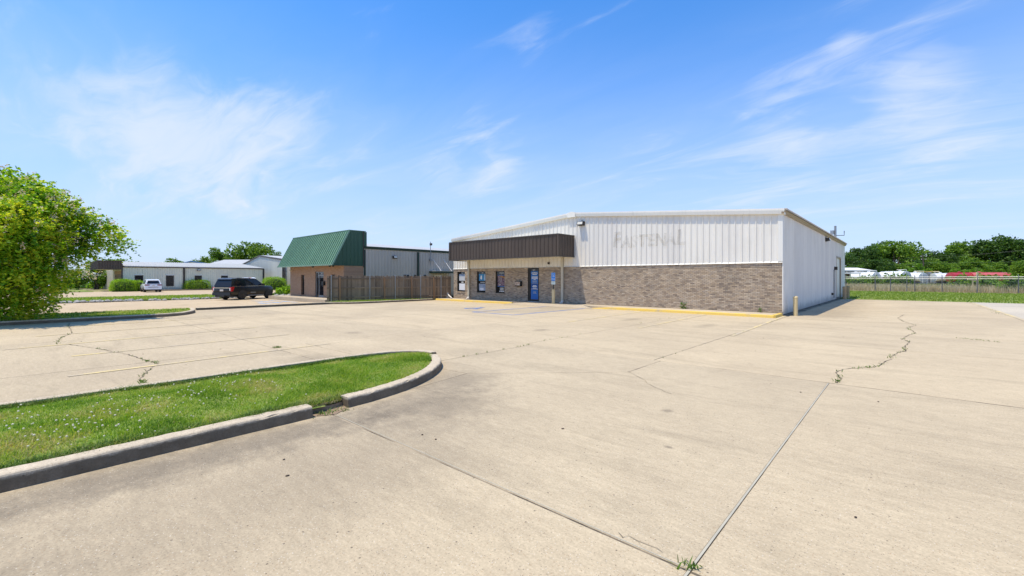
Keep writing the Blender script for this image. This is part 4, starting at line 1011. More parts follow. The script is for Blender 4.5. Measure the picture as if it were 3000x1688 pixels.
# grey metal rear
MB().box(GL, GR - .04, GM + .3, GB, 0, 4.15).build('rear_wall', M_GREYS, of)
panels('wall_panel', of, (GR, GM), math.pi / 2, GB - GM, .1, 4.2, M_GREYS)
MB().prism([(GR - .05, 4.12), (GR + .06, 4.12), (GR + .10, 4.33), (GR - .05, 4.33)], GM + .03, GB, 'y').build('eave_trim', M_GRDARK, of)
MB().prism([(GR + .1, 4.30), ((GL + GR) / 2, 5.0), (GL - .1, 4.30)], GM + .35, GB, 'y').build('roof', M_GALV, of)
MB().box(GR + .0, GR + .06, GM + .03, GM + .16, .1, 4.05).build('corner_trim', M_GRDARK, of)
def oy(px): d = FW + RT * ((px - 1500) / FPX); return float(d[1] * GR / d[0])
y = oy(780 + 2040 / 4.6); MB().box(GR + .03, GR + .14, y - .08, y + .08, .1, 4.06).build('downspout', M_GRDARK, of)
wall_light(of, GR + .03, oy(780 + 1725 / 4.6), 3.4, math.pi / 2, .9)
# side awning with two tie rods, conduit mast
ya, yb = oy(780 + 2195 / 4.6), oy(780 + 2455 / 4.6)
aw = MB().box(GR + .03, GR + 1.0, ya, yb, 2.18, 2.36).build('awning', M_GRDARK, of)
MB().box(GR + .03, GR + 1.02, ya - .02, yb + .02, 2.362, 2.39).build('awning_top', M_WTRIM, aw)
for q in (.3, .85): 
    yq = ya + (yb - ya) * q; MB().tube([(GR + .04, yq - .3, 3.5), (GR + .9, yq, 2.40)], .03, 6).build('tie_rod', M_PVC, aw)
sdoor = MB().box(GR + .0, GR + .05, ya + .45, ya + 1.45, .1, 2.1).build('side_door', M_BEIGE, of)
MB().box(GR + .05, GR + .06, ya + .6, ya + 1.3, 1.2, 2.0).build('pane', M_PVC, sdoor)
y = oy(780 + 2205 / 4.6); ms = MB().tube([(GR + .1, y, 2.9), (GR + .1, y, 5.1)], .03, 6).build('service_mast', M_STEEL, of)
MB().box(GR + .0, GR + .2, y - .1, y + .12, 3.3, 3.5).build('meter', M_STEEL, ms); MB().box(GR + .03, GR + .3, y - .05, y + .05, 4.75, 4.95).build('weatherhead', M_DKBR, ms)
for px in (1860, 1905, 2000, 2135): y = oy(780 + px / 4.6); MB().box(GR + .04, GR + .14, y - .07, y + .07, 1.55, 2.0).build('vent_cover', M_BLACK, of)
struct(MB().prism([(GL - .6, 15.3), (-32.6, 15.3), (-32.6, 17.1), (GL - .6, 17.1)], -.3, .09).build('office_walk', M_WALK))

# ================================================================== NEIGHBOUR'S PAVEMENT
def sheet(name, x0, x1, y0, y1, m, dz, ny=1):
    xs_ = sorted({x0, x1, *[x for x in (-36, -34, -32, -30) if x0 < x < x1]}); mb = MB()
    mb.v = [(x, y, nbz(x) + dz) for x in xs_ for y in (y0, y1)]
    mb.f = [(2 * i, 2 * i + 2, 2 * i + 3, 2 * i + 1) for i in range(len(xs_) - 1)]
    return struct(mb.build(name, m))
sheet('neighbour_lot', -48.0, -28.55, -40, 15.3, M_NB, .0)
sheet('neighbour_drive', -86.0, -57.8, -40, 27.0, M_NB, .0)
sheet('neighbour_drive', -57.8, -48.0, -40, 1.5, M_NB, .001); sheet('neighbour_drive', -57.8, -44.1, 15.4, 19.0, M_NB, .002)
for a, b in (((-41.5, 13.2), (-36.5, 13.6)), ((-41.5, 14.6), (-36.0, 14.7)), ((-37.8, 12.4), (-34.5, 12.6)), ((-34.6, 13.0), (-32.6, 13.4))): ribbon('painted_line', [a, b], .35, nbz(-40) + .012, M_BLUEF)['kind'] = 'structure'
# grass strip with a riprap edge
soil_bed('grass_strip', [(-57.6, 1.6), (-48.9, 1.6), (-48.9, 14.2), (-57.6, 15.0)], -.12, M_GRSOIL, -.4)
p = scatter([(-57.6, 1.6), (-48.9, 1.6), (-48.9, 14.2), (-57.6, 15.0)], 9000); stuff(link('strip_grass', blade_mesh('strip_grass', np.column_stack([p, np.full(len(p), -.125)]), .10, .05, M_GRASS, .9)), 'bright grass strip in front of the pale grey building', 'grass')
RK = []
for s in range(5):
    mb = MB(); mb.lathe([(.03, -.1), (.13, -.05), (.16, .02), (.11, .09), (.02, .12)], 7); mb.v = [tuple(c * random.uniform(.75, 1.25) for c in v) for v in mb.v]; RK.append(mb.mesh('rock', M_ROCK))
for i in range(120):
    y = random.uniform(-1.5, 13.8); x = -48.3 + random.gauss(0, .3)
    o = link('rock', RK[i % 5], None, (x, y, -.20 + random.uniform(0, .07)), random.random() * 6); s = random.uniform(.6, 1.5); o.scale = (s, s, s * .8)
    tag(o, 'grey riprap stone along the edge of the grass strip', 'rock', 'riprap stones by the grass strip')
for i in range(7):
    o = link('rock', RK[i % 5], None, (-45.6 + random.gauss(0, .8), 17.6 + random.gauss(0, .5), -.12), random.random() * 6); s = random.uniform(1, 2.2); o.scale = (s, s, s); tag(o, 'pale landscaping rock beside the office corner shrubs', 'rock', 'landscaping rocks by the office')

# ================================================================== PALE GREY BUILDING WITH BROWN FASCIA
PX, PY0, PY1, PE = -86.8, 10.1, 29.3, 3.5
gb = thing('metal_building', 'long pale grey metal building with brown trim and dark windows', 'building')
def py_(px): d = FW + RT * ((px - 1500) / FPX); return float(d[1] * PX / d[0])
MB().box(PX - 22, PX - .05, PY0 + .2, PY1, -.3, PE - .05).build('wall', M_SAGE, gb)
panels('wall_panel', gb, (PX, PY0 + .05), math.pi / 2, PY1 - PY0 - .05, -.15, PE, M_SAGE)
MB().prism([(PX + .22, PE - .05), (PX - 11, PE + .88), (PX - 22.2, PE - .05), (PX - 22.2, PE + .05), (PX - 11, PE + .98), (PX + .22, PE + .05)], PY0 + .2, PY1 + .1, 'y').build('roof', M_GALV, gb)
mb = MB()
for i in range(62):
    y = PY0 + .3 + i * .305; mb.v += [(PX + .25, y, PE + .05), (PX + .25, y + .07, PE + .05), (PX - 11, y + .07, PE + .98), (PX - 11, y, PE + .98), (PX + .25, y + .035, PE + .12), (PX - 11, y + .035, PE + 1.05)]
    b6 = i * 6; mb.f += [(b6, b6 + 4, b6 + 5, b6 + 3), (b6 + 4, b6 + 1, b6 + 2, b6 + 5), (b6, b6 + 1, b6 + 4)]
mb.build('roof_ribs', M_GALV, gb)['kind'] = 'stuff'
MB().prism([(PX + .0, PE - .17), (PX + .10, PE - .17), (PX + .2, PE + .03), (PX + .0, PE + .03)], PY0, PY1 + .1, 'y').build('eave_trim', M_DKBR, gb)
for px in (250 + 1240 / 4.2933, 250 + 2240 / 4.2933): y = py_(px); MB().box(PX + .03, PX + .17, y - .12, y + .12, -.1, PE - .1).build('downspout', M_DKBR, gb)
for (pa, pb, ya_, yb_) in ((620, 728, 543, 640), (1015, 1112, 545, 675), (1375, 1465, 546, 640), (1707, 1792, 547, 620)):
    y0, y1 = py_(250 + pa / 4.2933), py_(250 + pb / 4.2933); Zd = -.667 * PX + .745 * y0
    z1, z0 = hz_(680 + ya_ / 4.2933, Zd), .45
    w = MB().box(PX + .005, PX + .06, y0, y1, z0, z1).build('window', M_BRONZE, gb)
    MB().quad((PX + .064, y0 + .1, z0 + .1), (PX + .064, y1 - .1, z0 + .1), (PX + .064, y1 - .1, z1 - .1), (PX + .064, y0 + .1, z1 - .1)).build('pane', M_GLASS, w)
    MB().box(PX + .0, PX + .09, y0 - .08, y1 + .08, z1, z1 + .08).build('head_trim', M_WTRIM, w)
wall_light(gb, PX + .03, py_(250 + 1425 / 4.2933), 2.9, math.pi / 2, 1.1)
# front: brick face with narrow windows under a box canopy
MB().box(PX - 22, PX - .01, PY0 - .02, PY0 + .2, -.3, 3.0).build('front_wall', M_BEIGE, gb)
lay_bricks(gb, [(PX - 8.0 + i * .4, PX - 8.0 + i * .4 + .385, -.1 + r * .133, -.1 + r * .133 + .12) for r in range(22) for i in range(20)], PY0 - .035, .02, M_BRICK2)
for i in range(6): MB().box(PX - 1.35 - i * 1.1, PX - 1.0 - i * 1.1, PY0 - .06, PY0 - .038, .3, 2.3).build('slot_window', M_BRONZE, gb)
MB().box(PX - .06, PX + .06, PY0 - .12, PY0 + .05, -.2, PE + .35).build('corner_trim', M_BRTRIM, gb)
gc_ = MB().box(PX - 9.9, PX + .1, PY0 - 2.65, PY0 - .05, 3.0, 4.2).build('canopy', M_CREAM, gb)
panels('fascia_panel', gc_, (PX + .12, PY0 - 2.66), math.pi / 2, 2.62, 2.98, 4.22, M_BROWN, pw=.87); panels('fascia_panel', gc_, (PX - 9.9, PY0 - 2.67), 0, 10.0, 2.98, 4.22, M_BROWN)
MB().box(PX - 9.95, PX + .18, PY0 - 2.74, PY0 - .03, 4.221, 4.3).build('cap', M_BRTRIM, gc_)
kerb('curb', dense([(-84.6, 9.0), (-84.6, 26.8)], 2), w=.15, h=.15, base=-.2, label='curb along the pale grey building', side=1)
soil_bed('planting_bed', [(-86.7, 9.0), (-84.75, 9.0), (-84.75, 26.5), (-86.7, 26.5)], -.06, M_WALK, -.4)

# sheds behind
sh = thing('gable_shed', 'tall light grey gabled shed behind the pale grey building', 'building')
SV = 31.0; sx = lambda px: (lambda d: float(d[0] * SV / d[1]))(FW + RT * ((px - 1500) / FPX))
a, m_, b = sx(705), sx(760), sx(829); pk_ = hz_(750, -.667 * m_ + .745 * SV); el = hz_(773, -.667 * a + .745 * SV) - .2; a2 = 2 * m_ - b
er = hz_(761, -.667 * b + .745 * SV)
MB().prism([(a - 1.5, -.3), (b, -.3), (b, er - .05), (m_, pk_ - .05), (a - 1.5, el - .4)], SV + .1, SV + 26, 'y').build('wall', M_SHED, sh)
def shz(x): x = a - 1.5 + x; return el - .4 + (pk_ - el + .4) * (x - a + 1.5) / (m_ - a + 1.5) if x < m_ else pk_ + (er - pk_) * (x - m_) / (b - m_)
panels('wall_panel', sh, (a - 1.5, SV + .05), 0, b - a + 1.5, -.1, shz, M_SHED, minor=False)
for (xa, xb) in ((a - 1.6, m_), (m_, b + .1)):
    za, zb = shz(xa - a + 1.5), shz(xb - a + 1.5)
    MB().prism([(xa, za - .1), (xb, zb - .1), (xb, zb + .12), (xa, za + .12)], SV - .1, SV + .3, 'y').build('rake_trim', M_BRTRIM, sh); MB().prism([(xa, za), (xb, zb), (xb, zb + .14), (xa, za + .14)], SV + .3, SV + 26, 'y').build('roof', M_GALV, sh)
for px in (830, 835.5): q = sx(px); MB().box(q - .16, q + .16, SV - .15, SV + .0, -.2, er).build('downspout', M_DKBR, sh)
bs = thing('beige_shed', 'low beige wall section with dark downspouts beside the office', 'building')
MB().box(sx(836), sx(870), SV + .2, SV + 9, -.3, 3.6).build('wall', M_BEIGE, bs); panels('wall_panel', bs, (sx(836), SV + .18), 0, sx(870) - sx(836), -.1, 3.6, M_BEIGE, minor=False)
bt = thing('blue_trim_shed', 'distant low shed with pale roof and blue trim', 'building')
Zs = 118.0; q0 = at(575, Zs); q1 = at(705, Zs)
bt.location = (q0[0], q0[1], -.2); bt.rotation_euler[2] = math.atan2(q1[1] - q0[1], q1[0] - q0[0]); L_ = math.dist(q0, q1)
zt = hz_(771, Zs) + .2; z_e = hz_(775, Zs) + .2
MB().box(0, L_, 0, 14, 0, z_e - .1).build('wall', M_BEIGE, bt)
MB().prism([(-.4, z_e - .15), (7, zt + .9), (14.4, z_e - .15), (14.4, z_e + .1), (7, zt + 1.2), (-.4, z_e + .1)], 3, L_ + .4, 'x').build('roof', M_GALV, bt)
MB().box(2.9, L_ + .4, -.55, -.38, z_e - .35, z_e + .12).build('eave_trim', M_BLUETRIM, bt)
MB().prism([(-7, 0), (5.5, 0), (5.5, z_e - .3), (-.8, zt + .35), (-7, z_e - .6)], -.5, 2.5, 'y').build('gable_wall', M_SHED, bt)
for s_, e_ in (((-7.3, z_e - .75), (-.8, zt + .3)), ((-.8, zt + .3), (5.8, z_e - .4))): MB().prism([s_, e_, (e_[0], e_[1] + .3), (s_[0], s_[1] + .3)], -.8, -.5, 'y').build('gable_trim', M_BLUETRIM, bt)

# ================================================================== VEHICLES
M_CARB = mat('black_car_paint', (.010, .009, .009), (.013, .012, .012), .3, 3, coat=.25, spec=.3); M_CARW = mat('white_car_paint', (.80, .80, .80), (.76, .76, .77), .3, 3, coat=.8)
M_TYRE = mat('tyre_rubber', (.02, .02, .02), (.03, .028, .026), .9, 12); M_RIMD = mat('dark_alloy', (.05, .048, .045), (.08, .075, .07), .35, 6, metal=.6); M_RIMS = mat('silver_alloy', (.5, .5, .5), (.4, .4, .4), .3, 6, metal=.8)
M_CHROME = mat('chrome', (.75, .75, .75), (.68, .68, .68), .12, 4, metal=1.0); M_RED = mat('tail_lamp_red', (.55, .008, .010), (.42, .006, .008), .2, 5, coat=.6); M_DRED = mat('dark_tail_lamp', (.25, .01, .012), (.18, .008, .01), .2, 5, coat=.6)
M_CGLASS = mat('tinted_car_glass', (.010, .012, .014), (.013, .015, .018), .05, 2, spec=.4, coat=.1); M_PLATE = mat('number_plate', (.66, .62, .56), (.5, .44, .38), .5, 30)
def wheel(parent, x, y, r, w, rimm, spokes=6):
    t_ = MB().lathe([(r * .62, -w / 2), (r * .93, -w / 2), (r, -w / 2 + .04), (r, w / 2 - .04), (r * .93, w / 2), (r * .62, w / 2)], 28, (0, 0, 0), 'y').build('wheel', M_TYRE, parent, True, (x, y, r))
    s_ = 1 if y > 0 else -1
    rm = MB(); rm.lathe([(r * .64, 0), (r * .64, s_ * .02), (r * .56, s_ * .02), (r * .54, -s_ * .03), (.02, -s_ * .04)], 24, (0, s_ * (w / 2 - .012), 0), 'y'); 
    for i in range(spokes):
        an = 2 * math.pi * i / spokes; c_, q_ = math.cos(an), math.sin(an); rr = r * .58; hw = r * .10
        yy = s_ * (w / 2 + .004)
        pts = [(c_ * .05 - q_ * hw * .8, q_ * .05 + c_ * hw * .8), (c_ * .05 + q_ * hw * .8, q_ * .05 - c_ * hw * .8), (c_ * rr + q_ * hw, q_ * rr - c_ * hw), (c_ * rr - q_ * hw, q_ * rr + c_ * hw)]
        rm.prism(pts, yy - .02, yy, 'y')
    rm.build('rim', rimm, t_)
def loft(name, secs, m, parent, smooth=True):
    """secs: list of closed cross-sections (same point count), joined along the length"""
    mb = MB(); n = len(secs[0])
    for s_ in secs: mb.v += s_
    for i in range(len(secs) - 1):
        for j in range(n): mb.f.append((i * n + j, (i + 1) * n + j, (i + 1) * n + (j + 1) % n, i * n + (j + 1) % n))
    mb.f.append(tuple(range(n))); mb.f.append(tuple((len(secs) - 1) * n + j for j in range(n))[::-1])
    return mb.build(name, m, parent, smooth)
def car_body(parent, m, L, W, belt, stations, wheels, wr, sill=.30):
    """lower body: station = (x, z_top, half_width); sides bulge slightly; wheel arches cut by dark liners"""
    secs = []
    for (x, zt_, hw, zb) in stations:
        secs.append([(x, -hw * .90, zb), (x, -hw * .985, zb + .10), (x, -hw, zb + (zt_ - zb) * .45), (x, -hw * .985, zb + (zt_ - zb) * .80), (x, -hw * .93, zt_ - .03), (x, -hw * .84, zt_), (x, hw * .84, zt_), (x, hw * .93, zt_ - .03), (x, hw * .985, zb + (zt_ - zb) * .80), (x, hw, zb + (zt_ - zb) * .45), (x, hw * .985, zb + .10), (x, hw * .90, zb)])
    o = loft('body', secs, m, parent)
    for wx in wheels:
        for s_ in (-1, 1):
            mb = MB(); pts = [(wx + (wr + .07) * math.cos(a_), wr + (wr + .07) * math.sin(a_)) for a_ in np.linspace(-.35, math.pi + .35, 16)]
            mb.prism(pts, s_ * (W / 2 - .25), s_ * (W / 2 + .012), 'y'); mb.build('wheel_arch', M_BLACK, o)
    return o
def cabin(parent, m, pts, hwb, hwt, z0, z1, name='cabin'):
    """greenhouse: side outline pts (x,z), half width shrinking from hwb at z0 to hwt at z1"""
    hw = lambda z: hwb + (hwt - hwb) * (z - z0) / (z1 - z0); mb = MB(); n = len(pts)
    mb.v = [(x, -hw(z), z) for x, z in pts] + [(x, hw(z), z) for x, z in pts]
    mb.f = [tuple(range(n)), tuple(range(2 * n - 1, n - 1, -1))] + [(i, i + n, (i + 1) % n + n, (i + 1) % n) for i in range(n)]
    return mb.build(name, m, parent), hw
def side_glass(parent, pts, hw, out_=.006, name='side_window', m=None):
    for s_ in (-1, 1):
        mb = MB(); mb.v = [(x, s_ * (hw(z) + out_), z) for x, z in pts]; mb.f = [tuple(range(len(pts)))[::-s_] if s_ > 0 else tuple(range(len(pts)))]; mb.build(name, m or M_CGLASS, parent)

# black full-size suv; local x forward, origin on the ground at the middle of the rear axle
RR = at(707, 39.6); hd = math.radians(119.0); lft = np.array((-math.sin(hd), math.cos(hd)))
ro = np.array(RR) + lft * .86
suv = thing('black_suv', 'black full-size suv parked in front of the green-roofed office', 'car', (ro[0], ro[1], -.215), hd)
W2 = 1.0; r_ = .40
bd = car_body(suv, M_CARB, 5.3, 2.0, 1.15, [(-1.22, .98, .90, .50), (-1.16, 1.12, .97, .42), (-.9, 1.19, .995, .40), (.2, 1.19, 1.0, .36), (1.6, 1.18, 1.0, .36), (2.45, 1.20, .995, .38), (3.0, 1.20, .985, .40), (3.52, 1.17, .96, .42), (3.72, 1.08, .91, .45), (3.82, .80, .85, .48)], (0, 3.12), r_)
cb, hw = cabin(suv, M_CARB, [(-1.14, 1.16), (-1.02, 1.55), (-.88, 1.86), (-.3, 1.93), (1.1, 1.93), (1.75, 1.87), (2.20, 1.58), (2.66, 1.15)], .93, .74, 1.15, 1.9)
side_glass(cb, [(-.78, 1.24), (-.62, 1.72), (-.35, 1.78), (.45, 1.80), (.48, 1.24)], hw); side_glass(cb, [(.55, 1.24), (.53, 1.80), (1.28, 1.79), (1.34, 1.24)], hw); side_glass(cb, [(1.42, 1.24), (1.38, 1.79), (1.70, 1.77), (2.10, 1.52), (2.38, 1.24)], hw)
MB().quad((-1.105, -.80, 1.24), (-1.105, .80, 1.24), (-.915, .68, 1.72), (-.915, -.68, 1.72)).build('rear_window', M_CGLASS, cb)
MB().prism([(-1.02, 1.80), (-.70, 1.88), (-.70, 1.915), (-1.0, 1.84)], -.72, .72, 'y').build('spoiler', M_CARB, cb)
MB().quad((2.23, -.80, 1.57), (2.23, .80, 1.57), (2.64, .88, 1.20), (2.64, -.88, 1.20)).build('windscreen', M_CGLASS, cb)
for s_ in (-1, 1):
    MB().box(-1.05, 2.5, s_ * .945 - .012, s_ * .945 + .012, 1.195, 1.225).build('chrome_strip', M_CHROME, bd); MB().tube([(-.6, s_ * .66, 1.90), (-.5, s_ * .66, 1.955), (1.1, s_ * .66, 1.96), (1.2, s_ * .66, 1.90)], .02, 6).build('roof_rail', M_STEEL, cb)
    tl = MB().prism([(-1.205, .76), (-1.0, .78), (-.86, 1.14), (-.98, 1.17), (-1.19, 1.13)], s_ * .80, s_ * .992, 'y').build('tail_light', M_RED, bd)
    MB().box(-1.225, -1.20, min(s_ * .82, s_ * .90), max(s_ * .82, s_ * .90), .84, 1.08).build('lens', M_WPRINT, tl)
    MB().box(.55, 2.45, s_ * .99 - .05, s_ * .99 + .10, .34, .40).build('running_board', M_STEEL, bd); MB().prism([(2.15, 1.22), (2.38, 1.22), (2.34, 1.42), (2.17, 1.42)], s_ * .98, s_ * 1.2, 'y').build('mirror', M_BLACK, cb)
    for q in (.42, 1.45): MB().box(q, q + .22, s_ * 1.0 - .012, s_ * 1.0 + .02, 1.0, 1.04).build('door_handle', M_CARB, bd)
    MB().box(.9, 1.5, s_ * 1.0 - .01, s_ * 1.0 + .012, .60, .66).build('side_moulding', M_STEEL, bd)
MB().box(-1.235, -1.16, -.80, .80, 1.04, 1.10).build('chrome_bar', M_CHROME, bd); MB().box(-1.245, -1.215, -.18, .18, .78, .94).build('number_plate', M_PLATE, bd)
MB().prism([(-1.30, .42), (-1.06, .40), (-1.02, .70), (-1.28, .68)], -.94, .94, 'y').build('rear_bumper', M_CARB, bd); MB().box(-1.30, -1.0, -.35, .35, .30, .42).build('tow_hitch', M_BLACK, bd)
MB().box(-1.1, 3.65, -.85, .85, .26, .40).build('underbody', M_BLACK, bd)
for x in (0, 3.12):
    for y in (-.86, .86): wheel(suv, x, y, r_, .28, M_RIMD)

# white mid-size suv facing the pale grey building
jr = at(380 + 1200 / 18.114, 61.2)
jeep = thing('white_suv', 'white suv seen from behind, parked by the clipped hedge', 'car', (jr[0] - .0, jr[1], -.215), math.radians(178))
bd = car_body(jeep, M_CARW, 4.8, 1.94, 1.05, [(-1.0, .92, .84, .46), (-.95, 1.04, .92, .38), (-.6, 1.12, .97, .36), (.4, 1.12, .97, .33), (1.9, 1.10, .97, .33), (2.8, 1.06, .95, .35), (3.5, .98, .90, .38), (3.7, .80, .82, .42)], (0, 2.92), .38)
cb, hw = cabin(jeep, M_CARW, [(-.95, 1.08), (-.80, 1.45), (-.60, 1.68), (.0, 1.76), (.9, 1.77), (1.35, 1.72), (1.75, 1.45), (2.2, 1.08)], .88, .66, 1.08, 1.76)
side_glass(cb, [(-.5, 1.16), (-.4, 1.58), (.3, 1.66), (.35, 1.16)], hw); side_glass(cb, [(.42, 1.16), (.40, 1.66), (1.25, 1.66), (1.65, 1.42), (1.9, 1.16)], hw)
MB().quad((-.93, -.70, 1.16), (-.93, .70, 1.16), (-.765, .58, 1.54), (-.765, -.58, 1.54)).build('rear_window', M_CGLASS, cb); MB().prism([(-.82, 1.62), (-.5, 1.70), (-.5, 1.73), (-.8, 1.66)], -.62, .62, 'y').build('spoiler', M_CARW, cb)
MB().quad((1.38, -.62, 1.70), (1.38, .62, 1.70), (2.22, .80, 1.12), (2.22, -.80, 1.12)).build('windscreen', M_CGLASS, cb)
for s_ in (-1, 1):
    MB().prism([(-1.01, .92), (-.7, .96), (-.62, 1.05), (-.98, 1.05)], s_ * .42, s_ * .93, 'y').build('tail_light', M_DRED, bd); MB().prism([(1.75, 1.14), (1.95, 1.14), (1.92, 1.32), (1.77, 1.32)], s_ * .93, s_ * 1.14, 'y').build('mirror', M_BLACK, cb); MB().box(-1.03, -.98, min(s_ * .62, s_ * .8), max(s_ * .62, s_ * .8), .58, .62).build('reflector', M_BLACK, bd)
MB().box(-1.03, -.99, -.14, .14, .86, .98).build('number_plate', M_PLATE, bd); MB().prism([(-1.05, .40), (-.85, .38), (-.82, .68), (-1.03, .66)], -.90, .90, 'y').build('rear_bumper', M_CARW, bd); MB().box(-1.06, -1.03, -.55, .55, .655, .69).build('bumper_strip', M_BLACK, bd); MB().box(-.95, 3.5, -.8, .8, .24, .38).build('underbody', M_BLACK, bd)
for x in (0, 2.92):
    for y in (-.82, .82): wheel(jeep, x, y, .38, .26, M_RIMS)

# white pickup behind the black suv
pr_ = at(738, 66.5)
pu = thing('white_pickup', 'white pickup truck mostly hidden behind the black suv', 'truck', (pr_[0], pr_[1], -.215), math.radians(178))
bd = car_body(pu, M_CARW, 5.8, 2.0, 1.2, [(-1.2, 1.16, .95, .5), (-1.1, 1.22, .99, .45), (1.1, 1.22, 1.0, .42), (2.6, 1.22, 1.0, .42), (3.6, 1.16, .98, .45), (4.5, 1.08, .93, .48), (4.6, .8, .86, .5)], (0, 3.7), .41)
cb, hw = cabin(pu, M_CARW, [(.75, 1.2), (.85, 1.75), (1.0, 1.98), (1.6, 2.05), (2.4, 2.03), (2.75, 1.9), (3.4, 1.2)], .93, .72, 1.2, 2.05)
side_glass(cb, [(.98, 1.3), (1.02, 1.82), (1.75, 1.92), (1.78, 1.3)], hw); side_glass(cb, [(1.85, 1.3), (1.83, 1.92), (2.6, 1.86), (3.05, 1.3)], hw)
for s_ in (-1, 1):
    MB().quad((.80, min(s_ * .06, s_ * .74), 1.42), (.80, max(s_ * .06, s_ * .74), 1.42), (.93, max(s_ * .06, s_ * .68), 1.90), (.93, min(s_ * .06, s_ * .68), 1.90)).build('rear_window', M_CGLASS, cb)
    MB().prism([(-1.21, .8), (-1.0, .8), (-1.0, 1.2), (-1.19, 1.2)], s_ * .86, s_ * 1.0, 'y').build('tail_light', M_RED, bd)
MB().box(.86, .95, -.2, .2, 1.985, 2.03).build('brake_light', M_RED, cb)
for x in (0, 3.7):
    for y in (-.86, .86): wheel(pu, x, y, .41, .28, M_RIMS)

# ================================================================== SHRUBS
def shrub(label, x, y, z, rx, ry, h, m, n=5200, size=.10, group=None, name='hedge', rough=.05):
    o = thing(name, label, 'shrub', (x, y, z), 0, group)
    u = RNG.normal(size=(n, 3)); u /= np.linalg.norm(u, axis=1)[:, None]; u[:, 2] = np.abs(u[:, 2]) * 1.0
    f = np.sign(u) * np.abs(u) ** .8; f /= np.maximum(1e-6, np.max(np.abs(f), axis=1))[:, None] ** .35
    lump = 1 + rough * np.sin(u[:, 0] * 7 + x) * np.cos(u[:, 1] * 8 + y) + RNG.normal(0, .035, n)
    pts = f * lump[:, None] * np.array([rx, ry, h]) * (.90 + .12 * RNG.random(n))[:, None]
    pts = pts[pts[:, 2] > -.02]
    link('foliage', leaf_mesh('foliage', pts, size, m, .7, None, .3), o)
    MB().lathe([(.95, 0), (1.0, .35), (.86, .68), (.5, .9), (.05, .97)], 14, (0, 0, 0)).build('shaded_core', M_CORE, o, True).scale = (rx * .86, ry * .86, h * .90)  # solid core, the shade inside the leaves painted as dark green
ZB = -.2
for (px, Zd, hw_, h, lab) in ((250 + 480 / 4.2933, 63.6, 1.45, 1.75, 'large rounded clipped hedge by the brick end of the pale building'), (250 + 645 / 4.2933, 65.2, 1.2, 1.55, 'rounded clipped hedge beside the white suv'), (250 + 1395 / 4.2933, 72.5, 1.9, 1.72, 'wide clipped hedge at the downspout of the pale building'), (250 + 2375 / 4.2933, 74.0, 1.75, 2.1, 'clipped round hedge behind the black suv bonnet')):
    x, y = at(px, Zd); shrub(lab, x, y, ZB, hw_ * .9, hw_ * 1.05, h, M_HEDGE)
x, y = at(836, 46.0); shrub('loose low shrub at the office corner', x, y, -.15, 1.0, .8, .85, M_HEDGE, 900, .2, None, 'shrub', .2)
x, y = at(822, 44.2); shrub('small spreading shrub among the landscaping rocks', x, y, -.2, .7, .6, .45, M_LEAF_G, 500, .16, None, 'shrub', .25)
x, y = at(848, 45.2); shrub('bright tufted shrub against the office brick', x, y, -.15, .7, .6, 1.0, M_HEDGE, 700, .18, None, 'shrub', .2)

# ================================================================== TREES
def limbs(mb, base, h, r, tips, droop=0.0):
    """trunk splitting into limbs that end inside the crown"""
    base = Vector(base)
    for tp in tips:
        tp = Vector(tp); fork = base + Vector((random.uniform(-.1, .1), random.uniform(-.1, .1), h * random.uniform(.55, 1)))
        mid = fork.lerp(tp, .5) + Vector((0, 0, h * .15)); mb.tube([base, fork, mid, tp], [r, r * .75, r * .4, r * .12], 7)
def crown_points(lobes, n, shell=.55):
    w = np.array([l[3] ** 2 for l in lobes]); w /= w.sum(); idx = RNG.choice(len(lobes), n, p=w); L = np.array(lobes)[idx]
    u = RNG.normal(size=(n, 3)); u /= np.linalg.norm(u, axis=1)[:, None]
    r = shell + (1 - shell) * RNG.random(n) ** .6
    lump = 1 + .22 * np.sin(u[:, 0] * 5 + L[:, 0] * 3) * np.cos(u[:, 1] * 6 + L[:, 1] * 2) + .15 * np.sin(u[:, 2] * 9 + L[:, 2])
    return L[:, :3] + u * (r * lump)[:, None] * L[:, 3:4] * np.array([1, 1, .82]), u, idx
# the big crape myrtle on the left island
cx_, cy_ = at(-60, 17.2)
ct = thing('crape_myrtle', 'large crape myrtle with pale blossoms on the curbed island', 'tree', (cx_, cy_, .1))
lob = []
for (px, py, Z, r) in ((-60, 625, 17, 1.6), (30, 585, 16.6, 1.15), (90, 600, 17.6, 1.15), (20, 650, 15.8, 1.2), (130, 625, 17.2, 1.05), (190, 645, 17.8, .95), (245, 672, 18.0, .8), (295, 690, 18.2, .62), (340, 712, 18.3, .42), (70, 700, 16.2, 1.2), (150, 720, 17.0, .95), (215, 728, 17.8, .62),
                       (20, 780, 16.0, 1.15), (100, 800, 16.4, .9), (150, 830, 16.8, .55), (-60, 800, 16.5, 1.7), (30, 860, 16.3, .7), (95, 875, 16.6, .48), (135, 905, 17, .34), (60, 912, 16.8, .36), (-10, 905, 16.6, .6), (-120, 700, 17.5, 2.0), (-40, 575, 18, 1.2), (70, 580, 19.2, 1.1), (-140, 630, 18.5, 1.7), (-80, 660, 20, 1.9), (80, 680, 19.6, 1.2)):
    x, y = at(px, Z); lob.append((x - cx_, y - cy_, hz_(py, Z) - .1, r))
for l in list(lob): 
    if l[3] > .9: lob.append((l[0] * .55 - 1.8, l[1] * .6 - 1.2, l[2] * .95, l[3] * 1.05))
mb = MB(); tips = [l[:3] for l in lob if l[3] > .6]
for q in range(5): limbs(mb, (random.uniform(-.35, .35), random.uniform(-.35, .35), -.1), 1.2, .09, tips[q::5])
mb.build('trunk', M_BARK, ct, True)
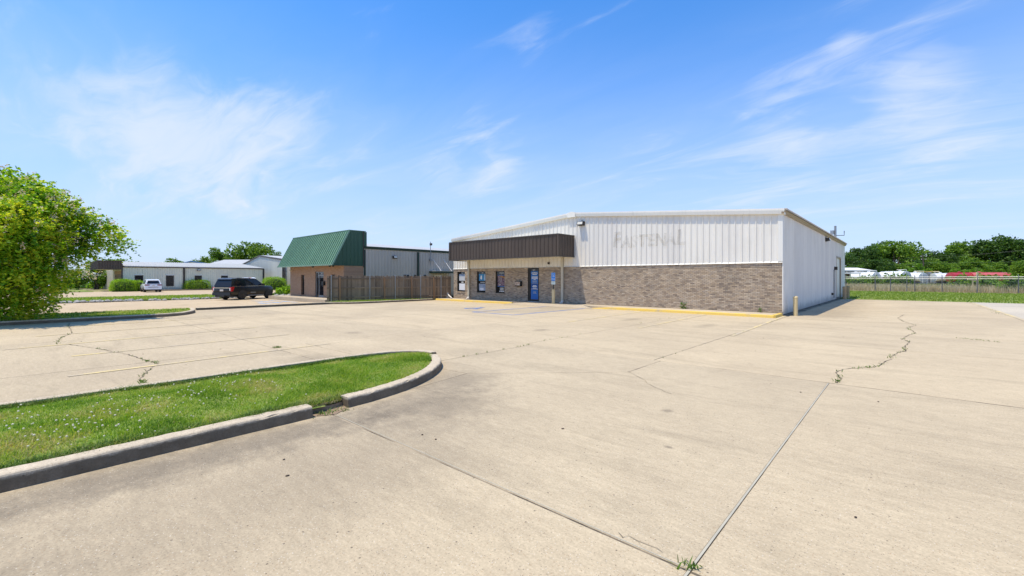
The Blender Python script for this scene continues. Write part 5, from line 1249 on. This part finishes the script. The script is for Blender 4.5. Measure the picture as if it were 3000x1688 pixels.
# twig sprays: short lines of leaves, so that the outline is feathery
def sprays(lobes, ns, per, ln, shell):
    c, u, idx = crown_points(lobes, ns, shell); d = u + RNG.normal(0, .55, (ns, 3)) + np.array([0, 0, -.12]); d /= np.linalg.norm(d, axis=1)[:, None]
    f = np.linspace(0, 1, per)[None, :, None]; L_ = (ln * (.5 + RNG.random(ns)))[:, None, None]
    p = c[:, None, :] + d[:, None, :] * f * L_ + np.array([0, 0, -1.0]) * (f ** 2) * L_ * .28 + RNG.normal(0, .022, (ns, per, 3)); return p.reshape(-1, 3), c, u
pts, c, u = sprays(lob, 23000, 9, .36, .40)
pts = pts[pts[:, 2] > .05]
link('crown', leaf_mesh('crown', pts, .118, M_LEAF_M, .62, None, .6), ct)
okf = (u[:, 2] > .15) & (RNG.random(len(u)) < .10); cf = c[okf]; uf = u[okf]
fl = (cf + uf * .22)[:, None, :] + RNG.normal(0, .05, (len(cf), 22, 3)) * np.array([1, 1, 1.6])
link('blossom', leaf_mesh('blossom', fl.reshape(-1, 3), .058, M_FLOWER, .8), ct)['kind'] = 'stuff'

# a few generic crowns, shared by the far trees
def make_crown(name, m, n, lobes_n, sq=1.0, size=.075, seed=0):
    rs = np.random.default_rng(seed); lobes = []
    for i in range(lobes_n):
        a_ = rs.random() * 6.283; h = rs.random(); rr = (1 - (2 * h - 1) ** 2) ** .5 * rs.uniform(.45, .78)
        lobes.append((rr * math.cos(a_), rr * math.sin(a_), .28 + .92 * h * sq, rs.uniform(.22, .36)))
    pts, u, idx = crown_points(lobes, n, .5)
    return leaf_mesh(name, pts, size, m, .75, None, .55)
CR = {k_: [make_crown('crown', m_, n_, ln_, sq_, sz_, 10 * i_ + j_) for j_ in range(2)] for i_, (k_, m_, n_, ln_, sq_, sz_) in enumerate((('dark', M_LEAF_D, 7000, 17, 1.0, .072), ('mid', M_LEAF_G, 7000, 17, 1.0, .072), ('bright', M_LEAF_B, 5000, 12, .8, .08)))}
TR = MB(); limbs(TR, (0, 0, -.3), .45, .05, [(.3, .1, .8), (-.3, .2, .8), (0, -.35, .75), (.1, .1, 1.1), (-.1, -.1, .95)]); TRM = TR.mesh('trunk', M_BARK, True)
def tree(name, label, x, y, z, r, h, kind, group=None, v=None):
    """r: crown radius, h: full height"""
    o = thing(name, label, 'tree', (x, y, z), random.random() * 6.28, group)
    a_ = link('crown', CR[kind][random.randrange(2) if v is None else v], o); a_.scale = (r, r, h / 1.42)
    b2 = link('trunk', TRM, o); b2.scale = (r, r, h / 1.42); return o
# wood behind the tank trailers (photo column, skyline row, depth, radius)
FOREST = ((2478, 745, 170, 6, 'dark', 'at the rear corner of the warehouse'), (2508, 735, 190, 6, 'mid', 'above the navy building'), (2535, 722, 185, 7.5, 'dark', 'above the dark-ended white tank'), (2575, 712, 195, 8.5, 'dark', 'above the white tank with the ladder'), (2628, 703, 185, 9.5, 'mid', 'highest of those above the white tanks'), (2680, 722, 190, 8, 'mid', 'just on the warehouse side of the utility pole'),
          (2715, 750, 180, 6, 'mid', 'low in the dip behind the utility pole'), (2755, 738, 185, 7, 'dark', 'just beyond the utility pole'), (2795, 722, 190, 8.5, 'mid', 'above the first red tank'), (2835, 706, 195, 9.5, 'mid', 'above the sun-faded red tank'), (2880, 705, 190, 9, 'dark', 'above the wooden stake'), (2925, 694, 185, 10.5, 'dark', 'tallest of all, above the pale blue cab'), (2968, 700, 180, 10, 'dark', 'past the pale blue cab'), (3030, 712, 175, 10, 'dark', 'behind the leafy tree at the fence end'), (3120, 715, 175, 11, 'mid', 'past the fence end'))
for (px, py, Zd, r, kind, where) in FOREST:
    x, y = at(px, Zd); tree('forest_tree', {'dark': 'tall dark tree of the wood ', 'mid': 'tall green tree of the wood '}[kind] + where, x, y, -.2, r, (hz_(py, Zd) + .2) * 1.03, kind, 'tall trees of the wood')
for i in range(22):
    px = 2440 + i * 32 + random.uniform(-10, 10); Zd = random.uniform(150, 166); x, y = at(px, Zd); kd = random.choice(['mid', 'bright', 'dark', 'mid'])
    tree('understorey_tree', {'dark': 'low dark tree in the edge of the wood', 'mid': 'low mid green tree in the edge of the wood', 'bright': 'low bright green tree in the edge of the wood'}[kd], x, y, -.3, random.uniform(4.5, 6.5), hz_(random.uniform(752, 778), Zd), kd, {'dark': 'dark understorey trees', 'mid': 'mid green understorey trees', 'bright': 'bright understorey trees'}[kd])
for (px, py, Zd, r, where) in ((2630, 777, 140, 2.6, 'over the tallest white tank'), (2685, 760, 142, 4.5, 'round the foot of the utility pole'), (2812, 768, 138, 5.0, 'behind the first red tank'), (2860, 772, 136, 5.0, 'behind the sun-faded red tank'), (2925, 783, 130, 5.5, 'over the pale blue cab'), (2895, 790, 132, 4, 'between the sun-faded tank and the cab')):
    x, y = at(px, Zd); tree('bright_tree', 'bright yellow-green bushy tree ' + where, x, y, -.3, r, hz_(py, Zd) + .3, 'bright', 'bright bushy trees behind the trailers')
x, y = at(3010, 95); tree('edge_tree', 'leafy green tree beyond the end of the chain-link fence', x, y, -.2, 3.6, hz_(757, 95), 'mid')
# left-hand skyline
for (px, py, Zd, r, kind, lab) in ((630, 727, 150, 6.0, 'mid', 'rounded green tree rising behind the low shed'), (738, 703, 150, 8.2, 'mid', 'tallest broad tree above the gabled shed'), (690, 738, 156, 5.5, 'dark', 'dark tree between the two tallest trees behind the shed'), (590, 752, 150, 4.0, 'mid', 'small tree at the shed end'), (817, 738, 160, 4.0, 'mid', 'small tree top beside the green mansard'), (500, 757, 160, 6.5, 'mid', 'low tree dome above the pale building roof'), (548, 770, 165, 3.2, 'mid', 'small shrubby treetop above the pale roof'), (330, 756, 130, 7.0, 'mid', 'low treetop behind the brown box canopy'), (1310, 732, 150, 6, 'mid', 'treetop showing beside the brown canopy')):
    x, y = at(px, Zd); tree('background_tree', lab, x, y, -.3, r, hz_(py, Zd) + .3, kind)
for (px, py, Zd, r, lab) in ((285, 772, 78, 3.3, 'small flowering crape myrtle left of the pale building'), (225, 788, 72, 2.6, 'small leafy tree in front of the distant yard'), (110, 778, 80, 4.0, 'leafy tree half hidden by the large crape myrtle')):
    x, y = at(px, Zd); o = tree('small_tree', lab, x, y, -.2, r, hz_(py, Zd) + .2, 'mid')
    pp = RNG.normal(size=(700, 3)); pp /= np.linalg.norm(pp, axis=1)[:, None]; pp[:, 2] = np.abs(pp[:, 2]); pp = pp * np.array([r * .9, r * .9, (hz_(py, Zd)) * .52]) + np.array([0, 0, hz_(py, Zd) * .52])
    pp = pp[RNG.random(len(pp)) < .5]; link('blossom', leaf_mesh('blossom', pp, .22, M_FLOWER, .8), o)['kind'] = 'stuff'

# ================================================================== FAR-LEFT YARD
soil_bed('grass_strip', [(-110, -40), (-84.5, -40), (-84.5, 6.8), (-110, 6.8)], -.16, M_GRSOIL, -.4)
for i in range(9):
    px = 175 + i * 20; x, y = at(px, 84 + random.uniform(-1, 1)); shrub('low sprawling bush along the distant verge', x, y, -.2, 1.7, 1.7, random.uniform(.8, 1.4), random.choice([M_LEAF_G, M_HEDGE]), 420, .3, 'bushes along the distant verge', 'bush', .25)
def yard(name, label, cat, px, Zd, w, d_, h, m, rot=0.0, roofm=None):
    x, y = at(px, Zd); o = thing(name, label, cat, (x, y, -.2), rot)
    MB().box(-w / 2, w / 2, -d_ / 2, d_ / 2, .0, h).build('body', m, o)
    MB().prism([(-d_ / 2 - .2, h), (d_ / 2 + .2, h), (0, h + .35)], -w / 2 - .2, w / 2 + .2, 'x').build('roof', roofm or M_GALV, o)
    for i in range(3): MB().box(-w / 2 + w * (.15 + .3 * i), -w / 2 + w * (.27 + .3 * i), -d_ / 2 - .04, -d_ / 2 - .002, h * .35, h * .75).build('window', M_GLASS, o)
    for s_ in (-1, 1): MB().box(w / 2, w / 2 + .04, s_ * d_ * .25 - .4, s_ * d_ * .25 + .4, h * .35, h * .75).build('window', M_GLASS, o)
yard('yard_office', 'small white site office in the distant yard', 'building', 262, 105, 4.5, 3.5, 2.9, M_WTRIM, .75)
yard('storage_building', 'long grey storage building beyond the distant yard', 'building', 225, 150, 26, 9, 4.6, M_GALV, .75); yard('storage_building', 'brownish low storage building in the distant yard', 'building', 90, 130, 18, 8, 3.4, M_BEIGE, .75)
for i, (px, Zd, m_) in enumerate(((200, 112, M_STEEL), (232, 108, M_BEIGE), (300, 112, M_STEEL), (318, 106, M_BEIGE), (165, 110, M_GALV))):
    x, y = at(px, Zd); o = thing('flatbed_trailer', ('grey', 'tan', 'grey', 'tan', 'silver')[i] + ' loaded flatbed trailer parked in the distant yard', 'trailer', (x, y, -.2), .85, 'loaded trailers in the distant yard')
    MB().box(-3.6, 3.6, -1.2, 1.2, .75, .95).build('deck', M_STEEL, o)
    for r in range(3):
        for q in range(4 - r): MB().lathe([(.22, -3.3), (.22, 3.3)], 8, (0, -.75 + q * .46 + r * .23, 1.18 + r * .4), 'x').build('pipe', m_, o)
    for wx in (-2.6, -1.6, 2.6):
        for wy in (-1.0, 1.0): MB().lathe([(.3, -.12), (.42, -.1), (.42, .1), (.3, .12)], 14, (wx, wy, .42), 'y').build('wheel', M_TYRE, o)
x, y = at(83, 62); cr_ = thing('blue_car', 'blue car glimpsed through the crape myrtle leaves', 'car', (x, y, -.2), 1.2)
bd = car_body(cr_, mat('blue_car_paint', (.02, .08, .42), (.025, .09, .45), .3, 3, coat=.8), 4.5, 1.8, 1, [(-.9, .8, .8, .4), (-.8, .92, .88, .35), (.5, .96, .9, .3), (2.4, .95, .9, .3), (3.4, .82, .86, .35), (3.6, .6, .78, .4)], (0, 2.7), .33)
cb, hw = cabin(cr_, M_CGLASS, [(-.4, .94), (.2, 1.4), (1.3, 1.44), (2.2, .94)], .82, .6, .94, 1.44)
for wx in (0, 2.7):
    for wy in (-.76, .76): wheel(cr_, wx, wy, .33, .22, M_RIMS)

# ================================================================== LAWN, CHAIN-LINK FENCE, DRY FIELD, TRAILERS
lw = [(-4.2, 50.2), (-3.9, 46.2), (3.4, 44.9), (30, 44.6), (60, 44), (60, 72), (9, 73.2), (-6, 75.0), (-30, 77), (-30, 50.2)]
soil_bed('lawn', lw, -.005, M_GRSOIL, -.06)
p = scatter([(-9, 50.3), (-3.9, 46.3), (3.4, 45.0), (34, 44.7), (34, 72.5), (9, 73.2), (-9, 75)], 42000); stuff(link('lawn_grass', blade_mesh('lawn_grass', np.column_stack([p, np.full(len(p), -.005)]), .10, .045, M_LAWN, .9)), 'wide mown lawn behind the warehouse', 'grass')
soil_bed('bare_soil', [(-30, 76.2), (-6, 74.4), (9, 72.6), (60, 71.5), (60, 74.5), (9, 75.6), (-6, 77.4), (-30, 79)], .0, M_SOIL, -.06)
fl_ = lambda x: 76.0 - (x - 1.5) * .16
cf_ = thing('chain_link_fence', 'long chain-link fence with grey posts at the lawn edge', 'fence', (0, 0, 0))
mm = bpy.data.materials.new('chain_link_fabric'); mm.use_nodes = True
k = NT(mm.node_tree); b_ = k.n['Principled BSDF']; b_.inputs['Base Color'].default_value = (.33, .34, .35, 1); b_.inputs['Metallic'].default_value = .5; b_.inputs['Roughness'].default_value = .5
sp = k.add('ShaderNodeSeparateXYZ', Vector=k.add('ShaderNodeNewGeometry').outputs['Position'])
u_ = k.math('ADD', sp.outputs[0], sp.outputs[2]); v_ = k.math('SUBTRACT', sp.outputs[0], sp.outputs[2])
l1 = k.math('LESS_THAN', k.math('FRACT', k.math('MULTIPLY', u_, 14.0)), .03); l2 = k.math('LESS_THAN', k.math('FRACT', k.math('MULTIPLY', v_, 14.0)), .03)
tr = k.add('ShaderNodeBsdfTransparent'); mx_ = k.add('ShaderNodeMixShader', i0=k.math('MAXIMUM', l1, l2)); k.l.new(tr.outputs[0], mx_.inputs[1]); k.l.new(b_.outputs[0], mx_.inputs[2]); k.l.new(mx_.outputs[0], k.n['Material Output'].inputs[0])
def fx(px):
    d = FW + RT * ((px - 1500) / FPX); Zq = 76.24 / (d[1] + .16 * d[0]); return float(d[0] * Zq)
posts = [fx(q) for q in (2430, 2478, 2564, 2609, 2657, 2680, 2760, 2863, 2984, 3090)]
FH = 1.86
for a, b in zip(posts[:-1], posts[1:]):
    MB().quad((a, fl_(a), .0), (b, fl_(b), .0), (b, fl_(b), FH), (a, fl_(a), FH)).build('mesh_panel', mm, cf_); MB().tube([(a, fl_(a) - .01, FH), (b, fl_(b) - .01, FH)], .035, 6).build('top_rail', M_STEEL, cf_); MB().tube([(a, fl_(a) - .01, FH - .22), (b, fl_(b) - .01, FH - .22)], .018, 5).build('tension_wire', M_STEEL, cf_)
M_POST2 = mat('dull_post_steel', (.12, .125, .13), (.16, .165, .17), .6, 5, metal=.3)
for a in posts: MB().lathe([(.045, -.1), (.045, FH + .12), (.06, FH + .13), (.02, FH + .2)], 8, (a, fl_(a), 0)).build('post', M_POST2, cf_, True)
for a in posts: MB().tube([(a, fl_(a), FH + .15), (a - .03, fl_(a) + .12, FH + .32)], .02, 5).build('barb_arm', M_POST2, cf_)
# dry grass belt behind the fence and greener growth beyond
def belt(n, x0, x1, d0, d1): x = RNG.uniform(x0, x1, n); return np.column_stack([x, 76.0 - (x - 1.5) * .16 + RNG.uniform(d0, d1, n), np.full(n, -.05)])
stuff(link('dry_grass', blade_mesh('dry_grass', belt(26000, -12, 26, .3, 12), .82, .035, M_DRY, .55, .2)), 'belt of tall dry grass behind the chain-link fence', 'grass')
stuff(link('rank_weeds', blade_mesh('rank_weeds', belt(14000, -14, 34, 12, 30), .75, .08, M_WEED, .6, .2)), 'green rank weeds between dry grass and trailers', 'weeds')
for (px, py, Zd, r, h, lab) in ((2505, 0, 72, 2.1, 1.75, 'loose green bush left of the parked tank trailers'), (2549, 0, 74, 1.3, 1.9, 'narrow green bush in front of a tank end'), (2627, 0, 70, 1.75, 2.2, 'rounded dark green bush in front of the white tanks'), (2850, 0, 60, 2.3, 2.0, 'sprawling green bush beside the wooden stake'), (2888, 0, 78, 1.6, 2.0, 'small bright bush before the red tanks'), (2985, 0, 52, 1.8, 1.9, 'dark bush at the fence by the frame edge'), (2870, 0, 57, .8, 1.3, 'thin weedy bush behind the wooden stake'), (2915, 0, 56, .8, .9, 'low scrubby plant by the fence foot'), (2475, 0, 72, 1.0, 1.3, 'small bush beside the warehouse rear corner')):
    x, y = at(px, Zd); shrub(lab, x, y, -.05, r, r, h, M_LEAF_G, 1300, .26, None, 'bush', .3)
# wooden stake with a cross piece
x, y = at(2863, 55.8); sk = thing('wooden_stake', 'tall pale wooden stake with a crooked cross board by the fence', 'post', (x, y, 0), .7)
MB().box(-.08, .08, -.08, .08, -.1, 2.5).build('upright', M_BOLL, sk); MB().prism([(-1.2, 1.5), (.0, 1.36), (.0, 1.52), (-1.2, 1.68)], -.06, .06, 'y').build('cross_board', M_BOLL, sk); MB().box(-.62, -.5, -.05, .05, .4, 1.46).build('brace', M_BOLL, sk)
x, y = at(2923, 53.3); pb = thing('plastic_sheet', 'crumpled clear plastic sheet lying at the fence foot', 'litter', (x, y, .0), .6)
mb = MB(); gxs = [(i, j) for j in range(5) for i in range(8)]; mb.v = [(-.9 + i * .25, -.4 + j * .2, random.uniform(.02, .28) * (1 - abs(i - 4) / 6)) for i, j in gxs]; mb.f = [(j * 8 + i, j * 8 + i + 1, j * 8 + i + 9, j * 8 + i + 8) for j in range(4) for i in range(7)]; mb.build('sheet', mat('clear_plastic', (.62, .65, .70), (.5, .53, .58), .25, 6), pb)

M_TANKW = mat('white_tank_paint', (.80, .80, .79), (.70, .70, .68), .35, 1.2, coat=.2); M_TANKG = mat('shaded_tank_end', (.42, .45, .46), (.34, .37, .38), .4, 1.5); M_TANKD = mat('dark_tank_end', (.13, .14, .15), (.18, .18, .19), .5, 1.5); M_TANKR = mat('red_tank_paint', (.42, .035, .04), (.34, .03, .035), .4, 1.5, coat=.2); M_TANKR2 = mat('sunfaded_red_paint', (.58, .13, .13), (.48, .09, .09), .45, 1.5)  # grey on the white tanks' ends: their shade put into the colour
def tank(label, px, Zd, side, L, r, body, endm, group, extras=0):
    """tank trailer: near end faces the camera, the body runs away to the left (side -1) or right (+1)"""
    x, y = at(px, Zd); v = FW + RT * ((px - 1500) / FPX); v = v / np.linalg.norm(v); ax = v * .55 + np.array((v[1], -v[0])) * side * .83
    o = thing('tank_trailer', label, 'trailer', (x, y, -.1), math.atan2(ax[1], ax[0]), group)
    cz = .95 + r * .86
    tk = MB().lathe([(r, .0), (r, L - .15), (r * .9, L), (r * .5, L + .18), (.05, L + .22)], 28, (0, 0, cz), 'x', 1.12, .86).build('tank', body, o, True)
    MB().lathe([(.05, -.16), (r * .5, -.13), (r * .9, -.05), (r * .985, .0)], 28, (0, 0, cz), 'x', 1.12, .86).build('end_cap', endm, tk, True)
    for q in (.02, L * .33, L * .66): MB().lathe([(r * 1.0, q - .03), (r * 1.02, q - .03), (r * 1.02, q + .03), (r * 1.0, q + .03)], 28, (0, 0, cz), 'x', 1.12, .86).build('band', body, tk, True)
    MB().box(.1, L, -.5, .5, .72, .98).build('chassis', M_STEEL, o)
    MB().box(.3, L * .8, -.3, .3, cz + r * .86 - .02, cz + r * .86 + .06).build('catwalk', body, tk)
    MB().lathe([(.28, 0), (.28, .16), (.2, .2), (.03, .22)], 12, (L * .25, 0, cz + r * .86 + .03)).build('hatch', body, tk)
    if extras: MB().tube([(.2, -.35, cz + r * .86), (.2, -.35, cz + r * .86 + .35), (.2, .35, cz + r * .86 + .35), (1.6, .35, cz + r * .86 + .35)], .05, 6).build('hand_rail', M_WTRIM, tk); MB().tube([(-.12, .4, .8), (-.12, .4, cz + r * .8)], .05, 6).build('ladder', M_WTRIM, o)
    for wx in (.9, 2.1):
        for wy in (-.95, .95): MB().lathe([(.3, -.15), (.48, -.13), (.5, 0), (.48, .13), (.3, .15)], 16, (wx, wy, .5), 'y').build('wheel', M_TYRE, o)
    MB().box(-.1, -.02, -1.0, 1.0, .6, .8).build('bumper', M_STEEL, o)
g1 = 'tank trailers in the yard behind the fence'
tank('white tank trailer with a dark end cap, first from the warehouse', 2528, 100, -1, 6, 1.22, M_TANKW, M_TANKD, g1, 1); tank('white tank trailer with shaded ribbed end and tall ladder', 2568, 97, -1, 6.5, 1.25, M_TANKW, M_TANKG, g1, 1); tank('white tank trailer with shaded end behind the rounded bush', 2625, 98, -1, 7, 1.22, M_TANKW, M_TANKG, g1); tank('tallest white tank trailer with bent pipes on top', 2655, 95, -1, 5, 1.36, M_TANKW, M_TANKG, g1, 1); tank('white tank trailer with a grey end below the yellow boom', 2705, 97, -1, 6.5, 1.2, M_TANKW, M_TANKG, g1, 1)
tank('white tank trailer next to the first red tank', 2733, 103, 1, 6, 1.15, M_TANKW, M_TANKG, g1, 1); tank('red tank trailer beside the white tanks', 2783, 98, 1, 7, 1.22, M_TANKR, M_TANKR, g1); tank('red tank trailer with pinkish sun-faded body next to the truck cab', 2840, 97, 1, 7, 1.22, M_TANKR2, M_TANKR, g1)
x, y = at(2912, 103); tc = thing('tanker_cab', 'pale blue truck cab at the end of the red tanks', 'truck', (x, y, -.1), math.atan2(RT[1], RT[0]))
M_CABB = mat('pale_blue_cab', (.45, .56, .64), (.38, .49, .57), .35, 2)
MB().prism([(-1.4, .7), (3.2, .7), (3.2, 1.5), (2.9, 1.7), (1.0, 1.85), (.6, 3.0), (-1.2, 3.1), (-1.4, 2.9)], -1.1, 1.1, 'y').build('cab', M_CABB, tc); MB().prism([(.1, 2.0), (.93, 2.0), (.6, 2.8), (.1, 2.85)], -1.12, 1.12, 'y').build('side_window', M_CGLASS, tc); MB().box(2.9, 3.3, -1.05, 1.05, .8, 1.3).build('grille', M_TANKR, tc)
for wx in (-.6, 2.4):
    for wy in (-.95, .95): MB().lathe([(.3, -.15), (.5, -.13), (.5, .13), (.3, .15)], 16, (wx, wy, .5), 'y').build('wheel', M_TYRE, tc)
x, y = at(2722, 104); bm = thing('yellow_boom', 'yellow crane boom lying above a white tank', 'boom', (x, y, 3.2), math.atan2(RT[1], RT[0])); MB().box(-3.2, 2.2, -.2, .2, -.05, .18).build('boom', M_YEL, bm); MB().box(-.5, .3, -.3, .3, -3.2, -.05).build('mast', M_STEEL, bm)
# navy building and open shed beyond the warehouse
nb = thing('navy_building', 'long navy blue building with a white roof edge', 'building'); x, y = at(2558, 122); nb.location = (x, y, -.2); nb.rotation_euler[2] = math.atan2(RT[1], RT[0]) + .15
MB().box(-16, 0, 0, 10, 0, 4.0).build('wall', M_NAVY, nb); panels('wall_panel', nb, (-16, -.01), 0, 16, .1, 4.0, M_NAVY); MB().prism([(-.6, 4.0), (10.6, 4.0), (5, 4.9)], -16.3, .3, 'x').build('roof', M_WTRIM, nb); MB().box(-16.3, .3, -.7, -.5, 3.75, 4.12).build('roof_edge', M_WTRIM, nb)
for q in (-12.5, -8.4, -4.3, -.2): MB().box(q - .1, q + .1, -.12, -.05, 0, 3.75).build('pilaster', M_WTRIM, nb)
x, y = at(2480, 96); os_ = thing('open_shed', 'small open-fronted shed between warehouse and tank trailers', 'shed', (x, y, -.1), math.atan2(RT[1], RT[0])); MB().box(-2.5, 2.0, -1.5, 1.5, 2.75, 2.95).build('roof', M_WTRIM, os_); MB().box(-2.3, 1.9, 1.2, 1.4, 0, 2.75).build('back_wall', M_BROWN, os_)
for q in (-2.3, -.2, 1.85): MB().box(q - .06, q + .06, -1.4, -1.28, 0, 2.75).build('post', M_WTRIM, os_)
# utility pole, street lamp arm and wires
x, y = at(2706, 150); up = thing('utility_pole', 'leaning wooden utility pole with a street lamp arm before the wood', 'pole', (x, y, -.3))
rx_ = Vector((RT[0], RT[1], 0)); MB().tube([rx_ * .7 + Vector((0, 0, 0)), Vector((0, 0, 5)), rx_ * -.35 + Vector((0, 0, 10))], [.2, .17, .13], 8).build('pole', M_BARK, up, True)
MB().tube([rx_ * -.1 + Vector((0, 0, 4.2)), rx_ * -1.6 + Vector((0, 0, 5.5)), rx_ * -3.0 + Vector((0, 0, 6.0))], .07, 6).build('lamp_arm', M_STEEL, up); MB().box(-.3, .3, -.2, .2, -.1, .1).build('lamp_head', M_WTRIM, up, loc=rx_ * -3.3 + Vector((0, 0, 6.0)), rotz=math.atan2(RT[1], RT[0]))
for z, w in ((9.2, .9), (8.2, .8), (7.0, .5)): MB().box(-w, w, -.06, .06, z, z + .14).build('cross_arm', M_BARK, up, rotz=math.atan2(RT[1], RT[0]))
for z, w in ((9.34, .85), (8.34, .75)):
    for s_ in (-1, 1): MB().lathe([(.09, 0), (.12, .1), (.05, .25)], 8, tuple(rx_ * (s_ * w) + Vector((0, 0, z)))).build('insulator', M_PVC, up)
M_WIRE = mat('wire', (.16, .17, .15), None, .6)
for i, (za, zb, dz) in enumerate(((9.4, 13.2, 0), (8.4, 15.0, 0), (7.2, 9.0, .2))):
    for sgn, pxe in ((1, 3400), (-1, 2380)):
        xe, ye = at(pxe, 118 if sgn > 0 else 160); ze = zb if sgn > 0 else za - 1.4
        a = Vector((x, y, za - .3)); b = Vector((xe, ye, ze)); pts_ = [a.lerp(b, q / 12) - Vector((0, 0, 1.0 * math.sin(math.pi * q / 12))) for q in range(13)]
        tag(MB().tube(pts_, .011, 4).build('power_line', M_WIRE), 'thin power line strung ' + ('right' if sgn > 0 else 'left') + ' from the leaning utility pole at ' + ('its top arm', 'its second arm', 'its lowest arm')[i], 'wire')
